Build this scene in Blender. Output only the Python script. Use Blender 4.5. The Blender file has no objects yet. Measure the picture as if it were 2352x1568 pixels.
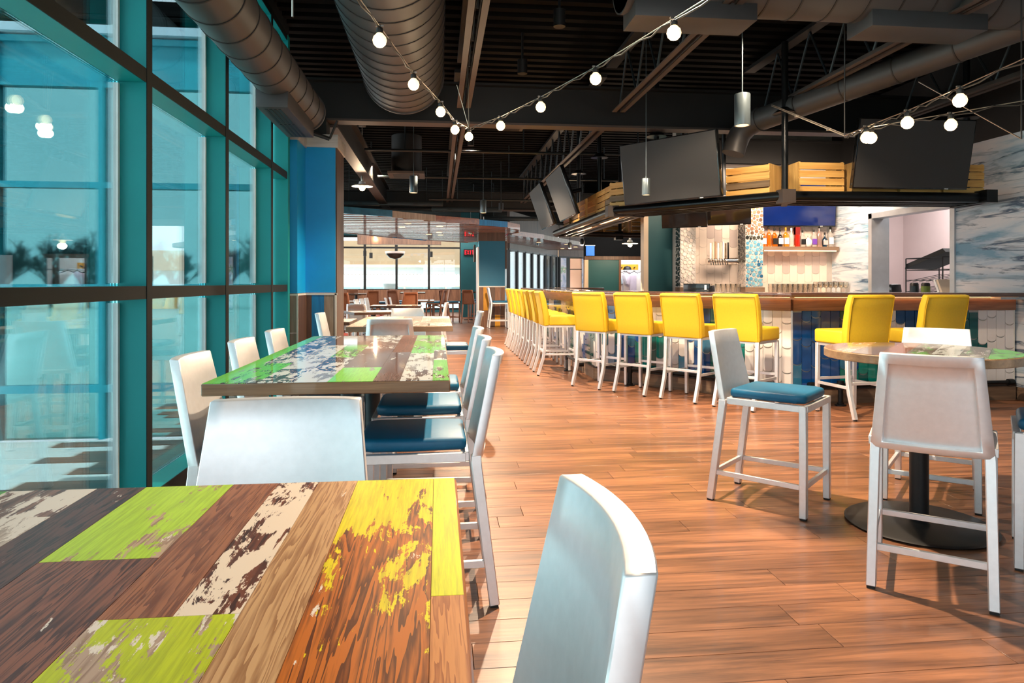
import bpy, bmesh, math, random
from mathutils import Vector, Matrix
R = random.Random(7)
sc = bpy.context.scene
COL = sc.collection
PI = math.pi

# ------------------------------------------------------------------ camera, sky, lights, exposure
EYE = 1.2
YAW = math.atan((1176 - 1007) / 1568)
cam_d = bpy.data.cameras.new('camera')
cam = bpy.data.objects.new('camera', cam_d)
COL.objects.link(cam)
cam.location = (0, 0, EYE)
cam.rotation_euler = (PI / 2, 0, -YAW)
cam_d.sensor_width = 36
cam_d.lens = 36 * 1568 / 2352
cam_d.shift_y = -(784 - 650) / 2352
cam_d.clip_start = 0.02
cam_d.clip_end = 300
sc.camera = cam
sc.view_settings.view_transform = 'Standard'
sc.view_settings.look = 'None'
sc.view_settings.gamma = 1
sc.view_settings.use_curve_mapping = False
sc.view_settings.exposure = 0.26
sc.cycles.max_bounces = 8
sc.cycles.diffuse_bounces = 4
sc.cycles.glossy_bounces = 4
sc.cycles.transmission_bounces = 4
sc.cycles.transparent_max_bounces = 12
sc.cycles.caustics_reflective = False
sc.cycles.caustics_refractive = False
sc.cycles.sample_clamp_indirect = 4
sc.cycles.use_denoising = True

wd = bpy.data.worlds.new('overcast_sky')
sc.world = wd
wd.use_nodes = True
wn = wd.node_tree
bg = wn.nodes['Background']
tcw = wn.nodes.new('ShaderNodeTexCoord')
sxw = wn.nodes.new('ShaderNodeSeparateXYZ')
rpw = wn.nodes.new('ShaderNodeValToRGB')
wn.links.new(tcw.outputs['Generated'], sxw.inputs[0])
wn.links.new(sxw.outputs['Z'], rpw.inputs[0])
rpw.color_ramp.elements[0].position = 0.0
rpw.color_ramp.elements[0].color = (0.95, 0.985, 1.0, 1)
rpw.color_ramp.elements[1].position = 0.6
rpw.color_ramp.elements[1].color = (0.80, 0.92, 1.0, 1)
wn.links.new(rpw.outputs[0], bg.inputs['Color'])
bg.inputs['Strength'].default_value = 2.5

WARM = (1.0, 0.72, 0.46)
def lamp(name, kind, loc, energy, color=WARM, size=0.1, target=None, spot=120, blend=0.4, parent=None, size_y=None):
    d = bpy.data.lights.new(name, kind)
    d.energy = energy
    d.color = color
    if kind == 'AREA':
        d.size = size
        if size_y:
            d.shape = 'RECTANGLE'
            d.size_y = size_y
    else:
        d.shadow_soft_size = size
    if kind == 'SPOT':
        d.spot_size = math.radians(spot)
        d.spot_blend = blend
    o = bpy.data.objects.new(name, d)
    COL.objects.link(o)
    o.location = loc
    if target is not None:
        o.rotation_euler = (Vector(target) - Vector(loc)).to_track_quat('-Z', 'Y').to_euler()
    if parent:
        o.parent = parent
    return o

# track spots read from warm light and shadows; the bar-front ones are added
SPOTS = [((1.16, 3.85, 3.32), (1.75, 3.3, 0), 950, 112), ((0.85, 6.9, 3.3), (0.8, 6.3, 0), 520, 120),
         ((0.6, 0.6, 3.3), (0.2, 0.8, 0), 55, 100), ((4.1, 4.6, 3.3), (4.6, 5.6, 0.4), 330, 110),
         ((0.5, 10.6, 3.3), (0.3, 10.0, 0), 1300, 125), ((-1.2, 12.5, 3.3), (-1.2, 12.0, 0), 1300, 130),
         ((1.3, 14.2, 2.7), (0.6, 15.0, 0), 800, 130), ((0.9, 17.6, 3.3), (1.5, 18.9, 1.4), 1800, 60), ((2.6, 4.9, 3.3), (3.0, 6.6, 0.8), 330, 90), ((1.0, 5.6, 3.3), (2.6, 7.3, 0.3), 260, 58)]
for i, (p, t, e, s) in enumerate(SPOTS):
    lamp('track_spot_light', 'SPOT', p, e, (1.0, 0.76, 0.53), 0.035, t, s, 0.35)
# directional lamp added under the overcast sky to brighten yard building and wing
added_sun = lamp('added_sun', 'SUN', (0, 0, 20), 6.0, (1.0, 0.97, 0.93), 0.1, None)
added_sun.rotation_euler = Vector((-0.30, 1.0, -2.2)).to_track_quat('-Z', 'Y').to_euler()
added_sun.data.angle = math.radians(6)
lamp('ceiling_lamp_light', 'AREA', (-1.0, 24.0, 3.4), 600, (1.0, 0.9, 0.8), 5, (-1.0, 24.0, 0), size_y=5)  # soft fill added for the far room, no fixture there
lamp('bar_back_light', 'AREA', (4.5, 8.7, 2.6), 85, (1.0, 0.75, 0.55), 2.2, (4.7, 9.8, 1.5), size_y=0.4)
lamp('kitchen_light', 'AREA', (7.9, 10.4, 2.9), 58, (1.0, 0.94, 0.92), 1.2, (9.0, 10.6, 1.0))
lamp('kitchen_light', 'AREA', (7.0, 8.6, 2.9), 60, (1.0, 0.94, 0.92), 0.8, (7.0, 8.6, 0))
lamp('shop_light', 'AREA', (4.6, 15.8, 2.4), 60, (1.0, 0.95, 0.92), 1.5, (4.6, 16.4, 1.2))

# ------------------------------------------------------------------ materials
def s2l(c):
    return tuple((x / 255 / 12.92) if x / 255 <= 0.04045 else ((x / 255 + 0.055) / 1.055) ** 2.4 for x in c)
def nodes(name):
    m = bpy.data.materials.new(name)
    m.use_nodes = True
    nt = m.node_tree
    return m, nt, nt.nodes['Principled BSDF']
def N(nt, t, **kw):
    n = nt.nodes.new(t)
    for k, v in kw.items():
        setattr(n, k, v)
    return n
def ramp(nt, stops, interp='LINEAR'):
    r = N(nt, 'ShaderNodeValToRGB')
    r.color_ramp.interpolation = interp
    e = r.color_ramp.elements
    while len(e) < len(stops):
        e.new(0.5)
    for i, (p, c) in enumerate(stops):
        e[i].position = p
        e[i].color = tuple(c) + (1,) if len(c) == 3 else c
    return r
def mixc(nt, fac, a, b, blend='MIX'):
    m = N(nt, 'ShaderNodeMix', data_type='RGBA', blend_type=blend)
    for sock, v in ((m.inputs[0], fac), (m.inputs[6], a), (m.inputs[7], b)):
        if isinstance(v, (int, float)):
            sock.default_value = v
        elif isinstance(v, tuple):
            sock.default_value = v + (1,)
        else:
            nt.links.new(v, sock)
    return m.outputs[2]
def mth(nt, op, a, b=None, clamp=False):
    m = N(nt, 'ShaderNodeMath', operation=op)
    m.use_clamp = clamp
    for i, v in enumerate((a, b)):
        if v is None:
            continue
        if isinstance(v, (int, float)):
            m.inputs[i].default_value = v
        else:
            nt.links.new(v, m.inputs[i])
    return m.outputs[0]
def noise(nt, vec, scale, detail=3, rough=0.55, w=None, dist=0.0):
    n = N(nt, 'ShaderNodeTexNoise', noise_dimensions='4D' if w is not None else '3D')
    n.inputs['Scale'].default_value = scale
    n.inputs['Detail'].default_value = detail
    n.inputs['Roughness'].default_value = rough
    n.inputs['Distortion'].default_value = dist
    if vec is not None:
        nt.links.new(vec, n.inputs['Vector'])
    if w is not None:
        nt.links.new(w, n.inputs['W'])
    return n.outputs[0]
def mapped(nt, scale=(1, 1, 1), rot=(0, 0, 0)):
    tc = N(nt, 'ShaderNodeTexCoord')
    mp = N(nt, 'ShaderNodeMapping')
    mp.inputs['Scale'].default_value = scale
    mp.inputs['Rotation'].default_value = rot
    nt.links.new(tc.outputs['Object'], mp.inputs[0])
    return mp.outputs[0]
def plain(name, rgb, rough=0.5, metal=0.0, coat=0.0, var=0.06, nscale=9, emit=None, es=0.0, spec=0.5, bump=0.0, alpha=None):
    """a painted, metal or plastic surface with faint procedural mottling"""
    m, nt, b = nodes(name)
    c = s2l(rgb)
    v = mapped(nt)
    f = noise(nt, v, nscale, 4)
    r = ramp(nt, [(0.3, tuple(x * (1 - var) for x in c)), (0.7, tuple(min(1, x * (1 + var)) for x in c))])
    nt.links.new(f, r.inputs[0])
    nt.links.new(r.outputs[0], b.inputs['Base Color'])
    b.inputs['Roughness'].default_value = rough
    b.inputs['Metallic'].default_value = metal
    b.inputs['Coat Weight'].default_value = coat
    b.inputs['Coat Roughness'].default_value = 0.05
    b.inputs['Specular IOR Level'].default_value = spec
    if emit:
        b.inputs['Emission Color'].default_value = s2l(emit) + (1,)
        b.inputs['Emission Strength'].default_value = es
    if bump:
        bp = N(nt, 'ShaderNodeBump')
        bp.inputs['Strength'].default_value = bump
        bp.inputs['Distance'].default_value = 0.01
        nt.links.new(f, bp.inputs['Height'])
        nt.links.new(bp.outputs[0], b.inputs['Normal'])
    return m
def wood(name, c1, c2, axis='X', rough=0.45, coat=0.0, rand='OBJECT', spread=0.25, fine=60, hue=None, bump=0.15):
    """wood grain drawn along one axis; every piece gets its own shade and figure"""
    m, nt, b = nodes(name)
    st = {'X': (0.7, 7, 7), 'Y': (7, 0.7, 7), 'Z': (7, 7, 0.7)}[axis]
    v = mapped(nt, st)
    if rand == 'OBJECT':
        rnd = N(nt, 'ShaderNodeObjectInfo').outputs['Random']
    else:
        rnd = N(nt, 'ShaderNodeNewGeometry').outputs['Random Per Island']
    w = mth(nt, 'MULTIPLY', rnd, 37.0)
    f1 = noise(nt, v, 1.6, 5, 0.6, w, 1.2)
    v2 = mapped(nt, tuple(x * (1.0 if x < 1 else 3.2) for x in st))
    f2 = noise(nt, v2, 2.6, 4, 0.7, w, 0.3)
    f = mth(nt, 'ADD', mth(nt, 'MULTIPLY', f1, 0.62), mth(nt, 'MULTIPLY', f2, 0.38))
    r = ramp(nt, [(0.36, s2l(c2)), (0.50, tuple((x + y) / 2 for x, y in zip(s2l(c1), s2l(c2)))), (0.62, s2l(c1))])
    nt.links.new(f, r.inputs[0])
    shade = ramp(nt, [(0, (1 - spread,) * 3), (1, (1 + spread * 0.6,) * 3)])
    nt.links.new(rnd, shade.inputs[0])
    c = mixc(nt, 1.0, r.outputs[0], shade.outputs[0], 'MULTIPLY')
    nt.links.new(c, b.inputs['Base Color'])
    b.inputs['Roughness'].default_value = rough
    b.inputs['Coat Weight'].default_value = coat
    b.inputs['Coat Roughness'].default_value = 0.04
    if bump:
        bp = N(nt, 'ShaderNodeBump')
        bp.inputs['Strength'].default_value = bump
        bp.inputs['Distance'].default_value = 0.004
        nt.links.new(f2, bp.inputs['Height'])
        nt.links.new(bp.outputs[0], b.inputs['Normal'])
    return m
def board(name, c1, c2, paint=None, amount=0.5, white=0.0, wcol=(243, 228, 212), grad=None, gloss=0.05, wscale=9.0, coat=1.0):
    """laminated reclaimed-wood board under clear varnish: grain along Y, worn patches of paint on top"""
    m, nt, b = nodes(name)
    rnd = N(nt, 'ShaderNodeObjectInfo').outputs['Random']
    w = mth(nt, 'MULTIPLY', rnd, 53.0)
    v = mapped(nt, (20, 1.0, 8))
    f1 = noise(nt, v, 1.5, 4, 0.55, w, 0.5)
    rings = mth(nt, 'FRACT', mth(nt, 'MULTIPLY', f1, 13.0))
    v2 = mapped(nt, (75, 4, 20))
    f2 = noise(nt, v2, 3.0, 3, 0.7, w)
    f = mth(nt, 'ADD', mth(nt, 'MULTIPLY', rings, 0.45), mth(nt, 'MULTIPLY', f2, 0.55))
    r = ramp(nt, [(0.32, s2l(c2)), (0.60, s2l(c1))])
    nt.links.new(f, r.inputs[0])
    col = r.outputs[0]
    vm = mapped(nt, (wscale * 2.3, wscale * 0.75, 3))
    tc = N(nt, 'ShaderNodeTexCoord')
    sx = N(nt, 'ShaderNodeSeparateXYZ')
    nt.links.new(tc.outputs['Object'], sx.inputs[0])
    def mask(seed, amt, g):
        wv = mth(nt, 'ADD', w, seed)
        big = noise(nt, vm, 1.0, 10, 0.70, wv, 0.5)
        val = mth(nt, 'ADD', big, mth(nt, 'MULTIPLY', mth(nt, 'SUBTRACT', f2, 0.5), 0.20))
        if g:
            val = mth(nt, 'ADD', val, mth(nt, 'MULTIPLY', mth(nt, 'SUBTRACT', sx.outputs['Y'], g[0]), g[1]))
        th = 0.66 - 0.32 * amt
        mr = N(nt, 'ShaderNodeMapRange')
        mr.inputs['From Min'].default_value = th
        mr.inputs['From Max'].default_value = th + 0.012
        nt.links.new(val, mr.inputs['Value'])
        return mr.outputs[0]
    if white > 0:
        col = mixc(nt, mask(11.3, white, grad if not paint else None), col, s2l(wcol))
    if paint:
        pr = ramp(nt, [(0.35, tuple(x * 0.72 for x in s2l(paint))), (0.6, s2l(paint))])
        nt.links.new(f2, pr.inputs[0])
        col = mixc(nt, mask(3.1, amount, grad), col, pr.outputs[0])
    nt.links.new(col, b.inputs['Base Color'])
    b.inputs['Roughness'].default_value = 0.35
    b.inputs['Coat Weight'].default_value = coat
    b.inputs['Coat Roughness'].default_value = gloss
    return m
def glass(name, tint, refl=0.09, ior=1.5, rough=0.0):
    """thin pane: tinted see-through with a mirror reflection that grows towards grazing view"""
    m, nt, b = nodes(name)
    out = nt.nodes['Material Output']
    tr = N(nt, 'ShaderNodeBsdfTransparent')
    v = mapped(nt)
    f = noise(nt, v, 0.8, 2)
    r = ramp(nt, [(0.3, tuple(x * 0.97 for x in s2l(tint))), (0.7, s2l(tint))])
    nt.links.new(f, r.inputs[0])
    nt.links.new(r.outputs[0], tr.inputs[0])
    gl = N(nt, 'ShaderNodeBsdfGlossy')
    gl.inputs['Roughness'].default_value = rough
    gl.inputs['Color'].default_value = (0.9, 0.97, 1, 1)
    fr = N(nt, 'ShaderNodeLayerWeight')
    fr.inputs['Blend'].default_value = 0.22
    fac = mth(nt, 'ADD', mth(nt, 'MULTIPLY', fr.outputs['Fresnel'], 0.85), refl, True)
    mx = N(nt, 'ShaderNodeMixShader')
    nt.links.new(fac, mx.inputs[0])
    nt.links.new(tr.outputs[0], mx.inputs[1])
    nt.links.new(gl.outputs[0], mx.inputs[2])
    nt.links.new(mx.outputs[0], out.inputs[0])
    return m

MT = {}
MT['alu'] = plain('brushed_aluminium', (238, 239, 241), 0.45, 0.78, 0, 0.03, 40)
MT['brown_metal'] = plain('bronze_brown_metal', (140, 92, 68), 0.42, 0.45, 0, 0.08, 30)
MT['teal_vinyl'] = plain('teal_vinyl', (0, 96, 134), 0.48, 0, 0, 0.05, 60, bump=0.02)
MT['red_vinyl'] = plain('red_brown_vinyl', (130, 45, 35), 0.4, 0, 0, 0.05, 60)
MT['yellow'] = plain('yellow_vinyl', (222, 190, 44), 0.45, 0, 0, 0.03, 60, bump=0.02)
MT['yellow_seam'] = plain('yellow_vinyl_piping', (205, 165, 18), 0.5, 0, 0, 0.03, 60)
MT['black'] = plain('black_paint', (22, 23, 25), 0.45, 0.2, 0, 0.1, 12)
MT['black_pipe'] = plain('blackened_steel_pipe', (26, 29, 32), 0.28, 0.55, 0, 0.1, 20)
MT['base_metal'] = plain('dark_grey_powder_coat', (38, 48, 54), 0.42, 0.35, 0, 0.06, 20)
MT['rubber'] = plain('black_rubber', (20, 20, 20), 0.8)
MT['deck'] = plain('dark_painted_roof_deck', (7, 7, 7), 0.6, 0.0, 0, 0.15, 3, spec=0.05)
MT['steel'] = plain('dark_painted_steel', (18, 18, 19), 0.55, 0.1, 0, 0.12, 5)
MT['joist'] = plain('grey_brown_painted_joist', (66, 58, 55), 0.55, 0.1, 0, 0.1, 5)
MT['duct'] = plain('grey_brown_painted_duct', (64, 63, 64), 0.5, 0.2, 0, 0.08, 4)
MT['duct_seam'] = plain('dark_duct_seam', (44, 41, 40), 0.6, 0.2)
MT['teal_frame'] = plain('teal_anodised_frame', (0, 140, 142), 0.45, 0.1, 0, 0.04, 5)
MT['white_gasket'] = plain('white_glazing_bead', (235, 240, 240), 0.5)
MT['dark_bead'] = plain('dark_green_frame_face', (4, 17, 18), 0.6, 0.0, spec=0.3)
MT['pane'] = glass('teal_window_glass', (236, 247, 248), 0.03)
MT['clear_pane'] = glass('clear_window_glass', (245, 250, 250), 0.04)
MT['blue_wall'] = plain('bright_blue_paint', (0, 156, 224), 0.45, 0, 0, 0.04, 4)
MT['teal_wall'] = plain('dark_teal_paint', (0, 108, 140), 0.5, 0, 0, 0.04, 4)
MT['teal_dark'] = plain('deep_teal_paint', (22, 84, 92), 0.5, 0, 0, 0.06, 4)
MT['white_trim'] = plain('off_white_trim', (222, 222, 214), 0.4)
MT['grey_cap'] = wood('grey_stained_wood_cap', (196, 202, 204), (150, 158, 162), 'X', 0.5)
MT['floor'] = wood('vinyl_wood_plank', (164, 112, 80), (74, 47, 35), 'X', 0.36, 0.10, 'OBJECT', 0.28)
MT['floor_far'] = wood('vinyl_wood_plank_far', (164, 112, 80), (74, 47, 35), 'X', 0.36, 0.10, 'ISLAND', 0.28)
MT['grout'] = plain('dark_joint_line', (70, 45, 36), 0.7)
MT['wall_plank'] = wood('brown_wall_plank', (148, 104, 76), (96, 62, 44), 'Z', 0.5)
MT['wall_plank_grey'] = wood('grey_brown_wall_plank', (176, 160, 140), (128, 112, 96), 'Z', 0.5)
MT['wall_plank_dark'] = wood('dark_wall_plank', (104, 78, 62), (66, 46, 38), 'Z', 0.5)
MT['blue_plank'] = wood('blue_stained_plank', (20, 140, 205), (10, 104, 165), 'Z', 0.5)
MT['yellow_plank'] = wood('yellow_stained_plank', (238, 170, 40), (214, 142, 24), 'Z', 0.5)
MT['green_plank'] = wood('green_stained_plank', (120, 140, 50), (90, 110, 40), 'Z', 0.5)
MT['table_edge'] = wood('table_edge_wood', (170, 134, 98), (112, 82, 56), 'X', 0.4, 0.3)
MT['table_edge_orange'] = wood('orange_table_edge_wood', (176, 104, 44), (120, 62, 22), 'Y', 0.35, 0.4)
MT['apron'] = wood('bar_apron_wood', (158, 116, 88), (104, 72, 54), 'X', 0.42, 0.2, spread=0.1)
MT['bar_top'] = wood('dark_varnished_bar_top', (112, 78, 62), (64, 42, 34), 'X', 0.25, 1.0, spread=0.05)
MT['kick'] = wood('grey_brown_kick_board', (142, 116, 94), (96, 76, 60), 'X', 0.5, 0.0, spread=0.15)
MT['crate'] = wood('pine_crate_slat', (226, 182, 106), (188, 136, 66), 'X', 0.55, 0, spread=0.16)
MT['crate_up'] = wood('pine_crate_end_board', (222, 186, 118), (186, 142, 76), 'Z', 0.55, 0, spread=0.16)
MT['crate_grey'] = wood('weathered_grey_slat', (134, 112, 84), (92, 74, 54), 'X', 0.6, 0)
MT['tile_white'] = plain('white_glazed_tile', (236, 232, 230), 0.12, 0, 0.6, 0.02, 6)
MT['tile_blue'] = plain('deep_blue_glazed_tile', (8, 66, 130), 0.10, 0, 0.8, 0.25, 6)
MT['tile_mid'] = plain('slate_blue_glazed_tile', (44, 104, 140), 0.10, 0, 0.8, 0.2, 6)
MT['tile_teal'] = plain('teal_green_glazed_tile', (6, 120, 112), 0.10, 0, 0.8, 0.25, 6)
MT['tile_dkteal'] = plain('dark_teal_glazed_tile', (4, 86, 86), 0.10, 0, 0.8, 0.2, 6)
MT['tile_grout'] = plain('pale_tile_grout', (190, 186, 180), 0.7)
MT['back_tile'] = plain('white_scallop_wall_tile', (232, 218, 206), 0.2, 0, 0.4, 0.03, 6)
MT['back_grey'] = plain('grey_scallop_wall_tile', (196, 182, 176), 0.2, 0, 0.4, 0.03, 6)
MT['chrome'] = plain('polished_chrome', (226, 220, 214), 0.12, 1.0)
MT['inox'] = plain('brushed_stainless_steel', (196, 202, 206), 0.42, 0.65)
MT['tv_case'] = plain('black_tv_case', (14, 16, 18), 0.25, 0.1, 0.5)
MT['tv_screen'] = plain('dark_matte_tv_screen', (60, 60, 61), 0.5, 0, 0, 0.02, 3, spec=0.16)
MT['tv_gloss'] = plain('black_glossy_tv_screen', (14, 11, 10), 0.07, 0, 0.5, 0.02, 3)
MT['banner'] = plain('bright_blue_print', (0, 110, 220), .5)
MT['tv_blue'] = plain('lit_blue_tv_screen', (4, 22, 70), 0.12, 0, 0.3, 0.3, 2, emit=(6, 34, 110), es=0.3)
MT['pend'] = plain('grey_anodised_pendant', (92, 104, 110), 0.34, 0.6, 0, 0.03, 20)
MT['glow'] = plain('warm_lamp_glow', (255, 235, 205), 0.5, emit=(255, 206, 146), es=2.2)
MT['bulb'] = plain('frosted_lit_bulb', (255, 244, 226), 0.4, emit=(255, 214, 150), es=1.9)
MT['led'] = plain('warm_led_strip', (255, 200, 140), 0.5, emit=(255, 176, 112), es=8.0)
MT['exit'] = plain('red_exit_letters', (255, 20, 30), 0.5, emit=(255, 20, 40), es=3.0)
MT['cable'] = plain('black_cable', (30, 29, 28), 0.5)
MT['wire'] = plain('galvanised_wire', (176, 170, 160), 0.3, 0.9)
MT['slat'] = wood('varnished_ceiling_slat', (186, 132, 112), (140, 92, 76), 'X', 0.3, 0.5, 'ISLAND', 0.3)
MT['concrete'] = plain('pale_concrete_paving', (224, 238, 232), 0.8, 0, 0, 0.1, 2)
MT['bark'] = plain('grey_brown_bark', (58, 62, 64), 0.9, 0, 0, 0.2, 12)
MT['kitchen'] = plain('pinkish_grey_kitchen_panel', (204, 186, 184), 0.4, 0, 0, 0.03, 3)
MT['white'] = plain('white_paint', (244, 242, 240), 0.5, 0, 0, 0.02, 4)
MT['cream'] = plain('cream_cladding', (226, 206, 180), 0.6, 0, 0, 0.05, 2)
MT['tan'] = plain('tan_fascia', (178, 146, 114), 0.6, 0, 0, 0.06, 2)
MT['pale_blue'] = plain('pale_blue_render', (198, 220, 232), 0.6, 0, 0, 0.04, 2)

# ------------------------------------------------------------------ mesh building helpers
class MB:
    """collects boxes, bars, tubes and faces, then links them as ONE mesh object"""
    def __init__(s):
        s.v, s.f = [], []
    def add(s, vs, fs):
        o = len(s.v)
        s.v += [tuple(v) for v in vs]
        s.f += [tuple(i + o for i in f) for f in fs]
        return s
    def box(s, x0, x1, y0, y1, z0, z1, M=None):
        vs = [Vector((x, y, z)) for z in (z0, z1) for y in (y0, y1) for x in (x0, x1)]
        if M is not None:
            vs = [M @ v for v in vs]
        return s.add(vs, [(0, 2, 3, 1), (4, 5, 7, 6), (0, 1, 5, 4), (2, 6, 7, 3), (0, 4, 6, 2), (1, 3, 7, 5)])
    def cbox(s, c, d, M=None):
        return s.box(c[0] - d[0] / 2, c[0] + d[0] / 2, c[1] - d[1] / 2, c[1] + d[1] / 2, c[2] - d[2] / 2, c[2] + d[2] / 2, M)
    def bar(s, p, q, w, h=None, up=(0, 0, 1)):
        p, q = Vector(p), Vector(q)
        h = h or w
        d = (q - p).normalized()
        a = d.cross(Vector(up))
        if a.length < 1e-4:
            a = d.cross(Vector((0, 1, 0)))
        a.normalize()
        b = a.cross(d).normalized()
        vs = []
        for o in (p, q):
            for sa, sb in ((-1, -1), (1, -1), (1, 1), (-1, 1)):
                vs.append(o + a * (sa * w / 2) + b * (sb * h / 2))
        return s.add(vs, [(3, 2, 1, 0), (4, 5, 6, 7), (0, 1, 5, 4), (1, 2, 6, 5), (2, 3, 7, 6), (3, 0, 4, 7)])
    def sweep(s, pts, w, h, up):
        """rectangular section swept along a polyline (mitred)"""
        pts = [Vector(p) for p in pts]
        up = Vector(up).normalized()
        n = len(pts)
        rings = []
        for i, p in enumerate(pts):
            d = ((pts[min(i + 1, n - 1)] - p).normalized() + (p - pts[max(i - 1, 0)]).normalized()).normalized()
            a = up
            b = d.cross(a).normalized()
            rings.append([p + a * (sa * w / 2) + b * (sb * h / 2) for sa, sb in ((-1, -1), (1, -1), (1, 1), (-1, 1))])
        vs = [v for r in rings for v in r]
        fs = [(3, 2, 1, 0), tuple(4 * (n - 1) + k for k in range(4))]
        for i in range(n - 1):
            for k in range(4):
                fs.append((4 * i + k, 4 * i + (k + 1) % 4, 4 * i + 4 + (k + 1) % 4, 4 * i + 4 + k))
        return s.add(vs, fs)
    def tube(s, pts, r, n=8, caps=True, r2=None):
        pts = [Vector(p) for p in pts]
        m = len(pts)
        vs, fs = [], []
        ref = None
        for i, p in enumerate(pts):
            d = (pts[min(i + 1, m - 1)] - pts[max(i - 1, 0)]).normalized()
            if ref is None:
                ref = Vector((0, 0, 1)) if abs(d.z) < 0.9 else Vector((1, 0, 0))
            a = d.cross(ref).normalized()
            b = d.cross(a).normalized()
            rr = r if r2 is None else r + (r2 - r) * i / (m - 1)
            for k in range(n):
                t = 2 * PI * k / n
                vs.append(p + a * (rr * math.cos(t)) + b * (rr * math.sin(t)))
        for i in range(m - 1):
            for k in range(n):
                fs.append((i * n + k, i * n + (k + 1) % n, (i + 1) * n + (k + 1) % n, (i + 1) * n + k))
        if caps:
            fs.append(tuple(range(n - 1, -1, -1)))
            fs.append(tuple((m - 1) * n + k for k in range(n)))
        return s.add(vs, fs)
    def lathe(s, prof, n=16, c=(0, 0, 0), M=None):
        vs, fs = [], []
        for r, z in prof:
            for k in range(n):
                t = 2 * PI * k / n
                v = Vector((r * math.cos(t), r * math.sin(t), z))
                v = (M @ v) if M is not None else v + Vector(c)
                vs.append(v)
        m = len(prof)
        for i in range(m - 1):
            for k in range(n):
                fs.append((i * n + k, i * n + (k + 1) % n, (i + 1) * n + (k + 1) % n, (i + 1) * n + k))
        if prof[0][0] > 1e-6:
            fs.append(tuple(range(n - 1, -1, -1)))
        if prof[-1][0] > 1e-6:
            fs.append(tuple((m - 1) * n + k for k in range(n)))
        return s.add(vs, fs)
    def prism(s, poly, t0, t1, org=(0, 0, 0), ux=(1, 0, 0), uy=(0, 1, 0), uz=(0, 0, 1)):
        org, ux, uy, uz = Vector(org), Vector(ux), Vector(uy), Vector(uz)
        n = len(poly)
        vs = [org + ux * a + uy * b + uz * t for t in (t0, t1) for a, b in poly]
        fs = [tuple(range(n - 1, -1, -1)), tuple(range(n, 2 * n))]
        fs += [(i, (i + 1) % n, n + (i + 1) % n, n + i) for i in range(n)]
        return s.add(vs, fs)
    def mesh(s, name, mat, bevel=0.0, seg=2, smooth=False, weld=False):
        me = bpy.data.meshes.new(name)
        me.from_pydata(s.v, [], s.f)
        bm = bmesh.new()
        bm.from_mesh(me)
        if weld:
            bmesh.ops.remove_doubles(bm, verts=bm.verts, dist=1e-5)
        bmesh.ops.recalc_face_normals(bm, faces=bm.faces)
        if bevel:
            es = [e for e in bm.edges if len(e.link_faces) == 2 and e.calc_face_angle(0) > 0.5]
            bmesh.ops.bevel(bm, geom=es, offset=bevel, segments=seg, profile=0.5, affect='EDGES', clamp_overlap=True)
        if smooth or bevel:
            for f in bm.faces:
                f.smooth = True
            for e in bm.edges:
                e.smooth = len(e.link_faces) == 2 and e.calc_face_angle(0) < math.radians(42)
        bm.to_mesh(me)
        bm.free()
        me.materials.append(mat)
        return me
    def build(s, name, mat, parent=None, bevel=0.0, seg=2, smooth=False, loc=None, weld=False):
        return link(name, s.mesh(name, mat, bevel, seg, smooth, weld), parent, loc)

def link(name, me, parent=None, loc=None, rotz=0.0):
    o = bpy.data.objects.new(name, me)
    COL.objects.link(o)
    if parent is not None:
        o.parent = parent
    if loc is not None:
        o.location = loc
    if rotz:
        o.rotation_euler = (0, 0, rotz)
    return o
def tag(o, label=None, cat=None, group=None, kind=None):
    for k, v in (('label', label), ('category', cat), ('group', group), ('kind', kind)):
        if v:
            o[k] = v
    return o
def thing(name, label, cat, loc=(0, 0, 0), rotz=0.0, group=None, kind=None):
    o = bpy.data.objects.new(name, None)
    COL.objects.link(o)
    o.empty_display_size = 0.1
    o.location = loc
    o.rotation_euler = (0, 0, rotz)
    return tag(o, label, cat, group, kind)
def structure(name, loc=(0, 0, 0)):
    return thing(name, None, None, loc, 0, None, 'structure')
def copy_tree(o, parent=None):
    c = o.copy()
    COL.objects.link(c)
    if parent is not None:
        c.parent = parent
        c.matrix_parent_inverse = o.matrix_parent_inverse.copy()
    for ch in list(o.children):
        copy_tree(ch, c)
    return c
def place(proto, used, loc, rotz, label, group=None):
    """the first call moves the prototype itself, later calls copy it with all its parts"""
    o = proto if not used else copy_tree(proto)
    used.append(1)
    o.location = loc
    o.rotation_euler = (0, 0, rotz)
    o['label'] = label
    if group:
        o['group'] = group
    return o
def face_rot(dx, dy):
    """rotation that turns local +Y to the direction (dx, dy)"""
    return math.atan2(-dx, dy)

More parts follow.
